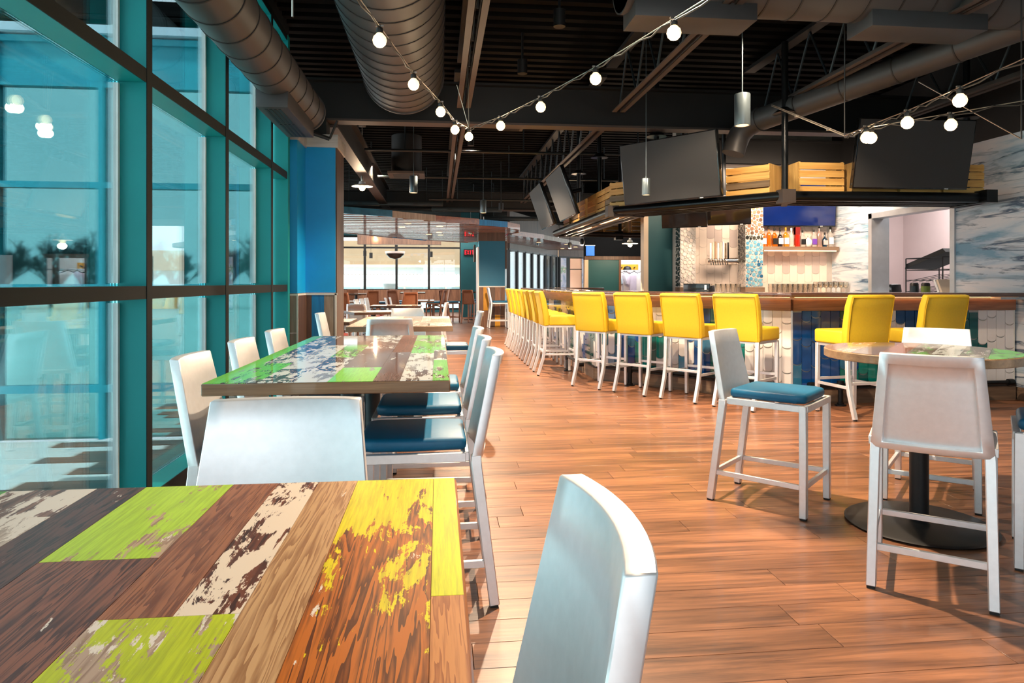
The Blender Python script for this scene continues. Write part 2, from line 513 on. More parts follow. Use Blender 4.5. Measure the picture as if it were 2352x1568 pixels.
# ------------------------------------------------------------------ floor
XL, XR, YN, YF, ZC = -1.6, 5.95, -2.3, 28.5, 3.75
fl = MB().box(-1.72, 12, YN, 7.0, -0.20, -0.006).box(-9, 12, 7.0, YF, -0.20, -0.006).box(2.4, 12, YF, 32, -.2, -.006).build('floor', MT['grout'])
tag(fl, kind='structure')
PW, PL = 0.1525, 1.22
plank_mesh = MB().box(-PL / 2 + .0008, PL / 2 - .0008, -PW / 2 + .0006, PW / 2 - .0006, -0.006, 0.0).mesh('plank', MT['floor'], bevel=0.0012, seg=1)
far = MB()
nplank = 0
for r in range(int((YF - YN) / PW)):
    y = YN + PW * (r + 0.5)
    off = R.random() * PL
    near = 1.75 < y < 8.2
    x_hi = min(XR + 0.3, 0.88 * y + 0.5) if near else 0
    x0, x1 = (-1.62, 6.3) if y < 7 else (-7.5, 9.5)
    x = x0 - off
    while x < x1:
        xc = x + PL / 2
        if near and -1.7 < xc + PL / 2 and xc - PL / 2 < x_hi and nplank < 300:
            link('plank', plank_mesh, fl, (xc, y, 0))
            nplank += 1
        else:
            a, b = max(x, x0), min(x + PL, x1)
            if b > a:
                far.add([(a, y - PW / 2 + .0007, 0), (b - .0014, y - PW / 2 + .0007, 0), (b - .0014, y + PW / 2 - .0007, 0), (a, y + PW / 2 - .0007, 0)], [(0, 1, 2, 3)])
        x += PL
tag(far.build('far_planks', MT['floor_far'], fl), kind='stuff')

# ------------------------------------------------------------------ roof deck, beams, joists, ducts
def deck():
    m = MB()
    prof = []
    y = YN
    while y < YF:
        prof += [(y, ZC), (y + 0.09, ZC), (y + 0.105, ZC + 0.05), (y + 0.185, ZC + 0.05), (y + 0.2, ZC)]
        y += 0.2
    vs, fs = [], []
    for i, (yy, z) in enumerate(prof):
        vs += [(-9 if yy > 6.95 else -1.72, yy, z), (12, yy, z)]
        if i:
            fs.append((2 * i - 2, 2 * i - 1, 2 * i + 1, 2 * i))
    m.add(vs, fs)
    m.box(2.4, 12, YF, 32, ZC, ZC + .2)
    m.box(-1.72, 12, YN, 7.0, ZC + 0.06, ZC + 0.2).box(-9, 12, 7.0, YF, ZC + .06, ZC + .2)
    return m
tag(deck().build('ceiling', MT['deck']), kind='structure')

def ibeam(name, p, q, z0, z1, fw, label):
    t = thing(name, label, 'beam', (0, 0, 0))
    p, q = Vector((*p, 0)), Vector((*q, 0))
    zc = Vector((0, 0, 1))
    MB().bar(p + zc * (z0 + .012), q + zc * (z0 + .012), fw, .024).build('bottom_flange', MT['joist'], t)
    MB().bar(p + zc * (z1 - .012), q + zc * (z1 - .012), fw, .024).build('top_flange', MT['steel'], t)
    MB().bar(p + zc * ((z0 + z1) / 2), q + zc * ((z0 + z1) / 2), .02, z1 - z0 - .048).build('web', MT['steel'], t)
    return t
ibeam('steel_beam', (-1.5, 7.65), (9.0, 7.65), 2.96, 3.42, 0.20, 'long dark steel beam crossing the room just past the grey duct')
ibeam('steel_beam', (-1.2, 7.76), (-1.2, 16.0), 2.93, 3.38, 0.17, 'dark beam running back above the blue column towards the disc lamp')
ibeam('steel_beam', (-6.0, 16.2), (9.0, 16.2), 2.92, 3.36, 0.2, 'farthest dark roof beam, above the slatted ceiling')
ibeam('steel_beam', (3.3, 9.6), (9.0, 9.6), 2.90, 3.3, 0.18, 'dark beam above the back of the bar')

def joist(x, y0, y1, label, z0=3.08, z1=3.66, mtl='joist'):
    t = thing('roof_joist', label, 'joist', (x, 0, 0))
    for k, s in enumerate((-1, 1)):
        MB().box(s * .045 - .028, s * .045 + .028, y0, y1, z0, z0 + .012).box(s * .02 - .004, s * .02 + .004, y0, y1, z0, z0 + .06).build('bottom_chord', MT[mtl], t)
    MB().box(-.06, .06, y0, y1 + .3, z1, z1 + .04).build('top_chord', MT['steel'], t)
    n = max(2, int((y1 - y0) / 0.62))
    st = (y1 - y0 - .1) / n
    for i in range(n):
        ya = y0 + .05 + i * st
        MB().tube([(0, ya, z0 + .03), (0, ya + st / 2, z1), ], .012, 6).build('web_rod', MT['base_metal'], t)
        MB().tube([(0, ya + st / 2, z1), (0, ya + st, z0 + .03)], .012, 6).build('web_rod', MT['base_metal'], t)
    return t
for x, l in ((0.27, 'roof joist beside the big grey duct, nearest the windows'), (1.97, 'second roof joist, ending over the middle of the main beam'),
             (3.62, 'third roof joist, above the grey pendant nearest the camera'), (5.3, 'right-hand roof joist over the end of the bar')):
    joist(x, 3.4, 7.35, l)
for x, l in ((0.25, 'roof joist behind the main beam, over the aisle'), (1.95, 'roof joist behind the main beam, above the left pair of screens'),
             (-1.0 - 1.6, 'roof joist far left behind the blue column')):
    joist(x, 8.0, 15.8, l, 3.06)

def round_duct(name, p, q, r, label, pitch=0.14, seam=True, n=40):
    t = thing(name, label, 'duct', (0, 0, 0))
    p, q = Vector(p), Vector(q)
    L = (q - p).length
    d = (q - p) / L
    MB().tube([p, q], r, n).build('duct_body', MT['duct'], t, smooth=True)
    k = 0
    a = pitch
    while a < L - .05:
        o = p + d * a
        MB().tube([o, o + d * .012], r + .005, n).build('duct_seam', MT['duct_seam'], t, smooth=True)
        a += pitch
    for o in (p, q - d * .03):
        MB().tube([o, o + d * .03], r + .012, n).build('duct_collar', MT['duct'], t, smooth=True)
    return t
d1 = round_duct('round_duct', (-0.35, 2.6, 3.32), (-0.35, 7.0, 3.32), 0.40, 'big round grey spiral duct along the ceiling over the aisle', 0.22)
MB().lathe([(0.40, 0), (0.36, .06), (0.25, .1), (0, .115)], 32, M=Matrix.Translation((-0.35, 7.0, 3.32)) @ Matrix.Rotation(-PI / 2, 4, 'X')).build('end_cap', MT['duct'], d1, smooth=True)
d2 = round_duct('round_duct', (-1.27, 1.6, 2.84), (-1.27, 6.7, 2.84), 0.185, 'slim round grey duct running along the top of the teal window wall', 0.3)
def register_box(parent, x0, x1, y0, y1, z0, z1, along='Y', slot=True):
    b = MB().box(x0, x1, y0, y1, z0, z1).build('register_box', MT['duct'], parent, bevel=.004)
    if slot:
        n = 4
        for i in range(n):
            if along == 'Y':
                w = (x1 - x0 - .1) / n
                xa = x0 + .05 + i * w
                for a, c in ((y0 + .06, (y0 + y1) / 2 - .02), ((y0 + y1) / 2 + .02, y1 - .06)):
                    MB().box(xa, xa + w * .55, a, c, z0 - .003, z0 + .002).build('louvre', MT['black'], b)
            else:
                w = (y1 - y0 - .1) / n
                ya = y0 + .05 + i * w
                MB().box(x0 + .06, x1 - .06, ya, ya + w * .55, z0 - .003, z0 + .002).build('louvre', MT['black'], b)
    return b
register_box(d2, -1.40, -1.16, 5.45, 6.55, 2.56, 2.70)
# draw band and strut that hold the duct end
MB().tube([(-1.27, 6.72, 2.66), (-1.05, 6.78, 2.60)], .02, 8).tube([(-1.05, 6.78, 2.60), (-.98, 6.8, 2.78)], .012, 8).build('hanger_clamp', MT['steel'], d2)
MB().tube([(-0.98, 4.75, 3.0), (-0.98, 4.75, ZC)], .008, 6).build('hanger_rod', MT['wire'], d2)
d3 = round_duct('round_duct', (1.25, 4.55, 3.33), (5.92, 4.55, 3.33), 0.27, 'round grey duct crossing at the top right above the bar stools', 0.24)
register_box(d3, 1.3, 2.15, 4.42, 4.72, 2.98, 3.12, 'X', False)
register_box(d3, 2.98, 3.85, 4.42, 4.72, 2.98, 3.12, 'X', False)
d4 = round_duct('round_duct', (4.7, 4.3, 3.24), (3.42, 7.0, 2.95), 0.12, 'dark slanted duct under the right-hand joists', 0.5)
MB().tube([(3.42, 7.0, 2.95), (3.35, 7.12, 2.91), (3.29, 7.18, 2.83), (3.25, 7.2, 2.72), (3.22, 7.2, 2.62)], .12, 20).build('duct_elbow', MT['duct'], d4, smooth=True)
for y, z, x0, l in ((10.4, 3.2, -1.1, 'thin conduit pipe crossing the dark ceiling, highest of three'), (12.6, 3.14, -1.1, 'thin conduit pipe crossing the dark ceiling, middle of three'),
                (14.6, 2.98, -0.2, 'thin conduit pipe crossing the dark ceiling, lowest of three')):
    c = thing('conduit_pipe', l, 'pipe', (x0, y, z))
    MB().tube([(0, 0, 0), (5.2, 0, 0)], .022, 8).build('pipe_run', MT['base_metal'], c, smooth=True)
    for xx in (0.6, 2.4, 4.2):
        MB().tube([(xx, 0, 0), (xx, 0, ZC - z)], .012, 6).build('hanger_rod', MT['base_metal'], c)
for (x, y, z, w), l in (((-0.55, 12.0, 3.06, .62), 'square ceiling air diffuser behind the disc lamp'), ((1.0, 9.4, 3.34, .34), 'small pale ceiling vent plate near the string light corner')):
    v = thing('air_diffuser', l, 'vent', (x, y, z))
    MB().box(-w / 2, w / 2, -w / 2, w / 2, 0, .04).build('diffuser_frame', MT['joist'], v)
    for i in range(5):
        MB().box(-w * .36, w * .36, -w * .36 + i * w * .16, -w * .36 + i * w * .16 + w * .05, -.012, .001).build('blade', MT['duct'], v)
    MB().tube([(0, 0, .04), (0, 0, ZC - z)], w * .42, 20).build('drop_duct', MT['steel'], v, smooth=True)
for (x, y, z, L), l in (((-1.1, 15.2, 2.9, 2.4), 'long grey linear ceiling fixture left of the pendants'), ((0.65, 15.6, 2.83, 1.6), 'grey linear ceiling fixture in the middle above the slatted ceiling'),
                        ((2.0, 17.4, 2.8, 1.7), 'grey linear ceiling fixture at right above the slatted ceiling')):
    v = thing('linear_fixture', l, 'fixture', (x, y, z))
    MB().box(-L / 2, L / 2, -.06, .06, 0, .1).build('housing', MT['base_metal'], v, bevel=.006)
    for s in (-1, 1):
        MB().tube([(s * L * .35, 0, .1), (s * L * .35, 0, ZC - z)], .008, 6).build('hanger_rod', MT['base_metal'], v)
        MB().box(s * L * .25 - .05, s * L * .25 + .05, -.062, -.058, .03, .06).build('socket_plate', MT['black'], v)
# track heads; the bar-front ones belong to added spots
for i, (p, t_, e_, s_) in enumerate(SPOTS):
    t = thing('track_head', 'black ceiling track spotlight head, one of the inferred and added spots', 'spotlight', (p[0], p[1], p[2]), 0, 'ceiling track spotlights')
    MB().tube([(0, 0, .03), (0, 0, .17)], .05, 16).build('head', MT['black'], t, smooth=True)
    MB().tube([(0, 0, .17), (0, 0, ZC - p[2])], .012, 8).build('stem', MT['black'], t)

# ------------------------------------------------------------------ window wall on the left
ZT = 2.24
MUL = [-2.28, -1.51, -0.22, 1.07, 2.355, 3.645, 4.93, 6.22, 6.86]
ZTOP = 3.62
for i in range(len(MUL) - 1):
    y0, y1 = MUL[i], MUL[i + 1]
    wdw = structure('window_%d' % (i + 1), (XL, y0, 0))
    L = y1 - y0
    # mullion: its flank is teal, its face to the room dark
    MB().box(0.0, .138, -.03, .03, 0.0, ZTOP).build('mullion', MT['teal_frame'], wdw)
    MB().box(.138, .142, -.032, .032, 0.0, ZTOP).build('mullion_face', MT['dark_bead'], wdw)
    MB().box(-.012, .012, -.052, -.032, .12, 1.10).box(-.012, .012, -.052, -.032, 1.2, ZT - .04).box(-.012, .012, -.052, -.032, ZT + .04, ZTOP - .05).build('glazing_bead', MT['white_gasket'], wdw)
    for nm, z0, z1 in (('sill_rail', 0.0, .12), ('mid_rail', 1.12, 1.185), ('transom', ZT - .03, ZT + .04), ('head_rail', ZTOP - .06, ZTOP)):
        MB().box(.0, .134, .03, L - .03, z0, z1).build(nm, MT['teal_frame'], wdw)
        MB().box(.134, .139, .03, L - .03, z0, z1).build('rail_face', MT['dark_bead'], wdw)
    for z0, z1 in ((.12, 1.12), (1.185, ZT - .03), (ZT + .04, ZTOP - .06)):
        MB().box(-.004, .004, .03, L - .03, z0, z1).build('glass_pane', MT['pane'], wdw)
MB_end = structure('trim_1', (XL, MUL[-1], 0))
MB().box(0, .14, 0, .08, 0, ZTOP).build('end_jamb', MT['teal_frame'], MB_end)
hd = MB().box(XL - .1, XL + .12, YN, 7.0, ZTOP, ZC + .1).build('wall_left', MT['steel'])
tag(hd, kind='structure')

# glazed wing that turns outwards at the end of the window wall
YW = 7.0
fw = structure('window_9', (0, YW, 0))
def wing_glass():
    m, nt, b = nodes('reflective_blue_green_glass')
    v = mapped(nt)
    f = noise(nt, v, 0.6, 2)
    r = ramp(nt, [(0.3, s2l((150, 216, 218))), (0.7, s2l((160, 222, 223)))])
    nt.links.new(f, r.inputs[0])
    nt.links.new(r.outputs[0], b.inputs['Base Color'])
    b.inputs['Metallic'].default_value = 1.0
    b.inputs['Roughness'].default_value = 0.03
    return m
MT['wing_glass'] = wing_glass()
MT['wing_frame'] = plain('teal_blue_facade_frame', (50, 172, 190), 0.5, 0.1, 0, 0.04, 4)
wx = [-2.253 - 0.954 * k for k in range(-0, 8)]
wx = [-1.64] + wx
for x in wx:
    MB().box(x - .032, x + .032, -.07, .02, -.3, 3.6).build('mullion', MT['wing_frame'], fw)
for z0, z1 in ((.15, .22), (1.12, 1.19), (2.112, 2.17), (3.08, 3.11), (3.50, 3.56)):
    MB().box(wx[-1], wx[0], -.06, .02, z0, z1).build('rail', MT['wing_frame'], fw)
for a, b in zip(wx[1:], wx[:-1]):
    for z0, z1 in ((-.3, .15), (.22, 1.12), (1.19, 2.112), (2.17, 3.08)):
        MB().box(a + .032, b - .032, -.01, .01, z0, z1).build('glass_pane', MT['wing_glass'], fw)
    MB().box(a + .032, b - .032, -.02, .01, 3.11, 3.50).build('spandrel_panel', MT['wing_frame'], fw)
MB().box(wx[-1], -1.55, -.12, .12, 3.58, 3.66).build('parapet_cap', MT['pale_blue'], fw)
tag(MB().box(-60, -1.75, -70, 6.9, -.32, -.3).build('ground', MT['concrete']), kind='structure')
MB().box(-60, 60, 28.7, 90, -.4, -.3).build('ground', MT['concrete'])['kind'] = 'structure'

def bare_tree(m, p, d, L, r, depth, rng):
    q = p + d * L
    m.tube([p, q], r, 5, False, r * .7)
    if depth == 0:
        return
    for k in range(3 if depth > 1 else 4):
        nd = (d + Vector((rng.uniform(-.7, .7), rng.uniform(-.7, .7), rng.uniform(-.1, .5)))).normalized()
        bare_tree(m, p + d * L * rng.uniform(.55, 1), nd, L * rng.uniform(.6, .8), r * .62, depth - 1, rng)
for i in range(15):
    rg = random.Random(100 + i)
    x, y = -4.0 - i * 2.4 + rg.uniform(-.4, .4), -28 - rg.uniform(0, 3)
    t = thing('bare_tree', 'bare winter tree mirrored in the teal glass wing outside the windows', 'tree', (x, y, -.3), 0, 'bare trees outside')
    tm = MB()
    tm.tube([(0, 0, 0), (0, 0, 1.1)], .11, 7, True, .09)
    tm.build('trunk', MT['bark'], t)
    cm = MB()
    for k in range(8):
        bare_tree(cm, Vector((0, 0, .6)), Vector((rg.uniform(-.5, .5), rg.uniform(-.5, .5), 1)).normalized(), rg.uniform(1.0, 1.6), .10, 4, rg)
    tag(cm.build('branches', MT['bark'], t), kind='stuff')

# ------------------------------------------------------------------ blue column at the end of the window wall
col = thing('blue_column', 'bright blue square column with plank base at the end of the window wall', 'column', (0, 0, 0))
CY = 7.42
MB().box(-1.62, -1.40, 7.0, 7.45, 1.10, 2.64).build('pilaster', MT['blue_wall'], col)
MB().box(-1.62, -1.09, CY, 7.98, 1.10, 2.68).build('shaft', MT['blue_wall'], col)
MB().box(-1.09, -1.075, CY + .02, 7.96, 0, 2.68).build('side_panel', MT['wall_plank_dark'], col)
MB().box(-1.62, -1.385, 6.985, 7.44, 2.63, 2.76).build('cap_board', MT['grey_cap'], col, bevel=.003)
MB().box(-1.62, -1.06, CY - .025, 8.0, 2.64, 2.775).build('cap_board', MT['grey_cap'], col, bevel=.003)
MB().box(-1.62, -1.395, 6.992, 7.44, 1.075, 1.095).box(-1.42, -1.07, CY - .012, CY, 1.075, 1.095).build('chair_rail', MT['white_trim'], col)
MB().box(-1.405, -1.39, 6.988, 7.0, 0, 1.09).box(-1.095, -1.075, CY - .012, CY, 0, 1.09).build('corner_trim', MT['white_trim'], col)
px = [(-1.62, -1.52, 'wall_plank_dark', 6.995), (-1.52, -1.405, 'wall_plank_grey', 6.995)]
for a, b, mm, yy in px:
    for z0, z1 in ((0, .70), (.705, 1.075)):
        MB().box(a + .001, b - .001, yy, yy + .012, z0, z1).build('plank', MT[mm], col)
MB().box(-1.40, -1.388, 7.01, CY, 0, 1.075).build('plank', MT['wall_plank_dark'], col)
for a, b, mm in ((-1.388, -1.335, 'wall_plank_dark'), (-1.335, -1.205, 'blue_plank'), (-1.205, -1.095, 'wall_plank_grey')):
    MB().box(a + .001, b - .001, CY - .008, CY + .004, 0, 1.075).build('plank', MT[mm], col)
MB().box(-1.44, -1.2, CY + .1, CY + .35, 2.775, 2.98).build('steel_stub', MT['steel'], col)

# ------------------------------------------------------------------ far dining room: window wall, pillars, slatted ceiling
def far_window(idx, x0, x1, y, zs, mull, extra=None):
    w = structure('window_%d' % idx, (0, y, 0))
    for x in mull:
        MB().box(x - .045, x + .045, -.06, .06, zs[0], zs[-1]).build('mullion', MT['black'], w)
    for z in zs:
        MB().box(x0, x1, -.05, .05, z - .035, z + .035).build('rail', MT['black'], w)
    for a, b in zip(mull[:-1], mull[1:]):
        for c, d in zip(zs[:-1], zs[1:]):
            MB().box(a + .045, b - .045, -.004, .004, c + .035, d - .035).build('glass_pane', MT['clear_pane'], w)
    return w
fx = [-6.89, -5.59, -4.29, -2.99, -1.71, -0.39, 0.92]
far_window(10, -6.9, 0.95, 28.4, (0.14, 0.47, 0.93, 2.653, 3.10), fx)
wf = MB().box(-9, 0.93, 28.35, 28.55, 3.1, ZC).box(-9, 0.93, 28.36, 28.55, -.1, .14).box(0.93, 2.45, 28.35, 28.55, -.1, ZC).build('wall_back', MT['teal_dark'])
tag(wf, kind='structure')
MB().box(-6.9, 0.93, 28.22, 28.36, .47, .93).build('ledge_board', MT['wall_plank'], wf)
MB().box(0.96, 1.62, 28.30, 28.36, 0, 1.0).build('plank', MT['wall_plank'], wf)
MB().box(1.15, 1.30, 28.29, 28.36, 0, 1.0).build('plank', MT['green_plank'], wf)
MB().box(1.62, 2.4, 28.30, 28.36, 0, 1.0).build('plank', MT['wall_plank_dark'], wf)
MB().cbox((1.25, 28.33, 1.62), (.09, .04, .15)).build('switch_plate', MT['white'], wf)
MB().bar((0.3, 28.3, .15), (-.5, 28.3, .44), .06, .06).bar((0.3, 28.3, .44), (-.5, 28.3, .15), .06, .06).build('brace', MT['wall_plank'], wf)
# cladding of the building across the yard, seen through the far windows
ext = thing('pale_building', 'pale clad building across the yard behind the far windows', 'building', (0, 0, 0))
MB().box(-14, 6, 33.0, 33.4, -.3, 1.02).build('plinth', MT['pale_blue'], ext)
MB().box(-14, 6, 32.95, 33.4, 1.06, 1.95).build('cladding', MT['white'], ext)
MB().box(-14, 6, 32.8, 33.4, 1.95, 2.08).build('light_band', MT['cream'], ext)
MB().box(-14, 6, 32.86, 33.4, 2.08, 3.2).build('fascia', MT['tan'], ext)
MB().box(-14, 6, 32.9, 33.0, 1.02, 1.06).build('ledge', MT['cream'], ext)
bm_ = MB()
for k in range(64):
    for z in (1.36, 1.62):
        bm_.cbox((-9 + k * .17, 32.94, z), (.03, .02, .03))
tag(bm_.build('bolt_heads', MT['tan'], ext), kind='stuff')
for x in (-3.6, -1.6, .35):
    MB().box(x - .04, x + .04, 32.7, 32.8, -.3, 1.04).build('post', MT['cream'], ext)
bk = thing('white_bucket', 'big white bucket standing outside the far windows', 'bucket', (-2.05, 29.6, 0.5))
MB().lathe([(.22, 0), (.30, .62), (.33, .62), (.33, .68), (.28, .68)], 20).build('bucket_body', MT['white'], bk, smooth=True)
MB().box(-.25, .25, -.2, .2, -.8, 0).build('stand', MT['white'], bk)
bx_ = thing('blue_crate', 'light blue plastic crate outside beside the white bucket', 'crate', (-1.35, 29.6, 0.45))
MB().box(-.26, .26, -.2, .2, -.75, .5).build('crate_body', MT['pale_blue'], bx_)
MB().box(-.27, .27, -.21, .21, .3, .36).build('rim', MT['blue_wall'], bx_)

# teal pillar with yellow planks
tp = thing('teal_pillar', 'teal square pillar with brown and yellow plank base past the yellow stools', 'column', (1.47, 19.0, 0))
MB().box(-.36, .36, -.2, .5, 1.12, 2.36).build('shaft', MT['teal_wall'], tp)
MB().box(-.37, .37, -.21, .5, 2.36, 2.6).build('head_board', MT['wall_plank_dark'], tp)
MB().box(-.375, .375, -.215, -.2, 1.09, 1.12).build('chair_rail', MT['white_trim'], tp)
MB().box(-.40, -.36, -.21, .5, 0, 2.2).build('edge_trim', MT['white'], tp)
for a, b, z0, z1, mm in ((-.36, -.24, 0, 1.09, 'wall_plank'), (-.24, -.08, .45, 1.09, 'yellow_plank'), (-.24, -.08, 0, .445, 'wall_plank'), (-.08, .08, 0, 1.09, 'wall_plank_dark'),
                         (.08, .23, .33, 1.09, 'wall_plank'), (.08, .23, 0, .325, 'yellow_plank'), (.23, .36, 0, 1.09, 'wall_plank')):
    MB().box(a + .002, b - .002, -.215, -.19, z0, z1).build('plank', MT[mm], tp)
MB().box(.36, .42, -.1, .3, 1.6, 2.36).build('side_board', MT['wall_plank_dark'], tp)
# wall of the exit sign, screen and speaker left of the pillar
ex = thing('exit_sign', 'small red lit exit sign on the dark teal wall', 'sign', (1.08, 24.0, 2.28))
MB().box(-.2, .2, 0, .05, -.11, .11).build('housing', MT['black'], ex)
def letter(ch):
    L = {'E': [(0, 0, .2, 1), (0, 0, .7, .17), (0, .42, .6, .58), (0, .83, .7, 1)], 'I': [(.25, 0, .45, 1)], 'T': [(0, .83, .8, 1), (.3, 0, .5, 1)]}
    return L.get(ch)
xm = MB()
xo = -.16
for ch in 'EXIT':
    if ch == 'X':
        xm.bar((xo, -.004, -.07), (xo + .06, -.004, .07), .008, .018, (0, 1, 0)).bar((xo + .06, -.004, -.07), (xo, -.004, .07), .008, .018, (0, 1, 0))
    else:
        for a, b, c_, d_ in letter(ch):
            xm.box(xo + a * .08, xo + c_ * .08, -.008, 0, -.07 + b * .14, -.07 + d_ * .14)
    xo += .085
xm.build('letters', MT['exit'], ex)
MB().box(-.3, .36, .05, .12, -2.28, 1.4).build('wall_slab', MT['teal_dark'], ex)
spk = thing('wall_screen_bracket', 'black screen on a ceiling bracket in front of the exit sign', 'screen', (1.2, 20.6, 2.14))
MB().box(.0, .2, -.3, .3, -.28, .55).build('screen_body', MT['tv_case'], spk, bevel=.01)
MB().box(-.14, -.1, -.3, .3, -.3, .2).build('screen_panel', MT['wall_plank_dark'], spk)
MB().tube([(0.1, 0, .5), (0.1, 0, 1.7)], .03, 8).build('bracket_pole', MT['black_pipe'], spk)

# right-hand far glazing, going away in two runs
def run_window(idx, p, q, n, z0, z1, mats=None):
    w = structure('window_%d' % idx, (0, 0, 0))
    p, q = Vector((*p, 0)), Vector((*q, 0))
    for i in range(n + 1):
        o = p + (q - p) * (i / n)
        MB().tube([o + Vector((0, 0, 0)), o + Vector((0, 0, z1))], .07, 6).build('mullion', MT['black'], w)
    for z in (z0, z1):
        MB().bar(p + Vector((0, 0, z)), q + Vector((0, 0, z)), .08, .08).build('rail', MT['black'], w)
    for i in range(n):
        a, b = p + (q - p) * (i / n), p + (q - p) * ((i + 1) / n)
        MB().bar(a + Vector((0, 0, (z0 + z1) / 2)), b + Vector((0, 0, (z0 + z1) / 2)), .01, z1 - z0 - .08).build('glass_pane', MT['clear_pane'] if not mats else MT[mats[i]], w)
    MB().bar(p + Vector((0, 0, (z1 + ZC) / 2 + .02)), q + Vector((0, 0, (z1 + ZC) / 2 + .02)), .1, ZC - z1 - .04).build('header_board', MT['wall_plank_dark'], w)
    return w
run_window(11, (2.45, 23.9), (5.17, 29.6), 7, .1, 2.38)
def poster_glass(name, seed):
    m, nt, b = nodes(name)
    v = mapped(nt, (1.2, 1.2, 1.2))
    f = noise(nt, v, 1.4 + seed, 4, .6)
    r = ramp(nt, [(.35, s2l((150, 170, 200))), (.47, s2l((214, 214, 232))), (.55, s2l((230, 222, 228))), (.62, s2l((120, 170, 120))), (.66, s2l((228, 214, 190)))])
    nt.links.new(f, r.inputs[0])
    nt.links.new(r.outputs[0], b.inputs['Base Color'])
    b.inputs['Roughness'].default_value = .2
    return m
MT['poster_a'] = poster_glass('printed_window_film', .3)
MT['poster_b'] = poster_glass('printed_window_film_pale', 1.1)
run_window(12, (5.3, 29.7), (7.07, 30.9), 4, .1, 2.35, ['poster_a', 'poster_a', 'poster_b', 'poster_b'])
ys = thing('yard_house', 'pale low building seen through the right-hand far windows', 'building', (8.5, 40, 0))
MB().box(-5, 6, 0, 3, -.3, 1.9).build('walls', MT['white'], ys)
MB().box(-5.4, 6.4, -.5, 3.4, 1.9, 3.0).build('fascia', MT['cream'], ys)
for k in range(5):
    MB().box(-4.4 + k * 1.3, -3.8 + k * 1.3, -.04, 0, -.2, 1.5).build('window_opening', MT['tile_mid'], ys)

# curved slatted ceiling clouds
def cloud(name, label, poly, z, edge_cols):
    t = thing(name, label, 'ceiling panel', (0, 0, z))
    def span(y):
        xs = []
        for (xa, ya), (xb, yb) in zip(poly, poly[1:] + poly[:1]):
            if (ya - y) * (yb - y) < 0:
                xs.append(xa + (xb - xa) * (y - ya) / (yb - ya))
        xs.sort()
        return xs
    m = MB()
    y = min(p[1] for p in poly) + .1
    y1 = max(p[1] for p in poly)
    while y < y1:
        xs = span(y)
        for a, b in zip(xs[::2], xs[1::2]):
            x = a
            while x < b:
                e = min(x + 2.9, b)
                m.box(x, e - .008, y, y + .27, 0, .08)
                x = e
        y += .44
    tag(m.build('slats', MT['slat'], t), kind='stuff')
    ctr = Vector((sum(p[0] for p in poly) / len(poly), sum(p[1] for p in poly) / len(poly)))
    MB().prism([tuple(ctr + (Vector(p) - ctr) * .985) for p in poly], .10, .13).build('backing', MT['deck'], t)
    n = len(poly)
    for i in range(n):
        a, b = poly[i], poly[(i + 1) % n]
        MB().bar((*a, .05), (*b, .06), .03, .14).build('edge_fascia', MT[edge_cols[i % len(edge_cols)]], t)
    for k in range(6):
        px_, py_ = ctr + Vector((R.uniform(-1.2, 1.2), R.uniform(-2.4, 2.4)))
        MB().lathe([(.07, -.006), (.085, .0)], 12, (px_, py_, 0)).build('downlight', MT['glow'], t)
    return t
cloud('slatted_ceiling', 'big curved slatted timber ceiling hung over the far dining tables',
      [(-5.6, 12.9), (-3.6, 13.1), (-1.98, 13.76), (-0.97, 14.54), (-.07, 15.45), (.96, 16.25), (1.7, 16.9), (2.1, 17.7), (2.2, 18.6), (2.0, 19.4), (1.9, 21.5), (1.0, 23.5), (-.4, 22.4), (-1.42, 21.2), (-2.76, 19.17), (-5.6, 17.6)], 2.6,
      ['table_edge_orange', 'table_edge_orange', 'tile_mid', 'wall_plank_grey', 'table_edge_orange', 'blue_plank', 'table_edge_orange'])
cloud('slatted_ceiling', 'smaller curved slatted timber ceiling behind the bar screens',
      [(2.1, 19.6), (3.3, 21.3), (5.17, 24.8), (7.0, 27.6), (7.0, 28.2), (3.0, 28.2), (1.9, 25.0)], 2.6, ['table_edge_orange', 'wall_plank_grey', 'table_edge_orange'])
pj = thing('half_round_lamp', 'black and white half-round fitting hanging before the far windows', 'lamp', (-1.62, 26.0, 2.36))
MB().lathe([(0, -.26), (.2, -.22), (.33, -.1), (.36, 0), (0, 0)], 24).build('bowl', MT['tv_case'], pj, smooth=True)
MB().lathe([(.355, -.05), (.375, 0), (.375, .03), (.355, .03)], 24).build('rim', MT['white'], pj, smooth=True)
MB().tube([(0, 0, 0), (0, 0, 1.36)], .012, 6).build('stem', MT['black'], pj)
bh = thing('bulkhead', 'brown boxed bulkhead in front of the far windows', 'bulkhead', (-1.3, 25.0, 2.6))
MB().box(-1.6, 1.4, 0, .3, 0, .42).build('face_board', MT['wall_plank_dark'], bh)

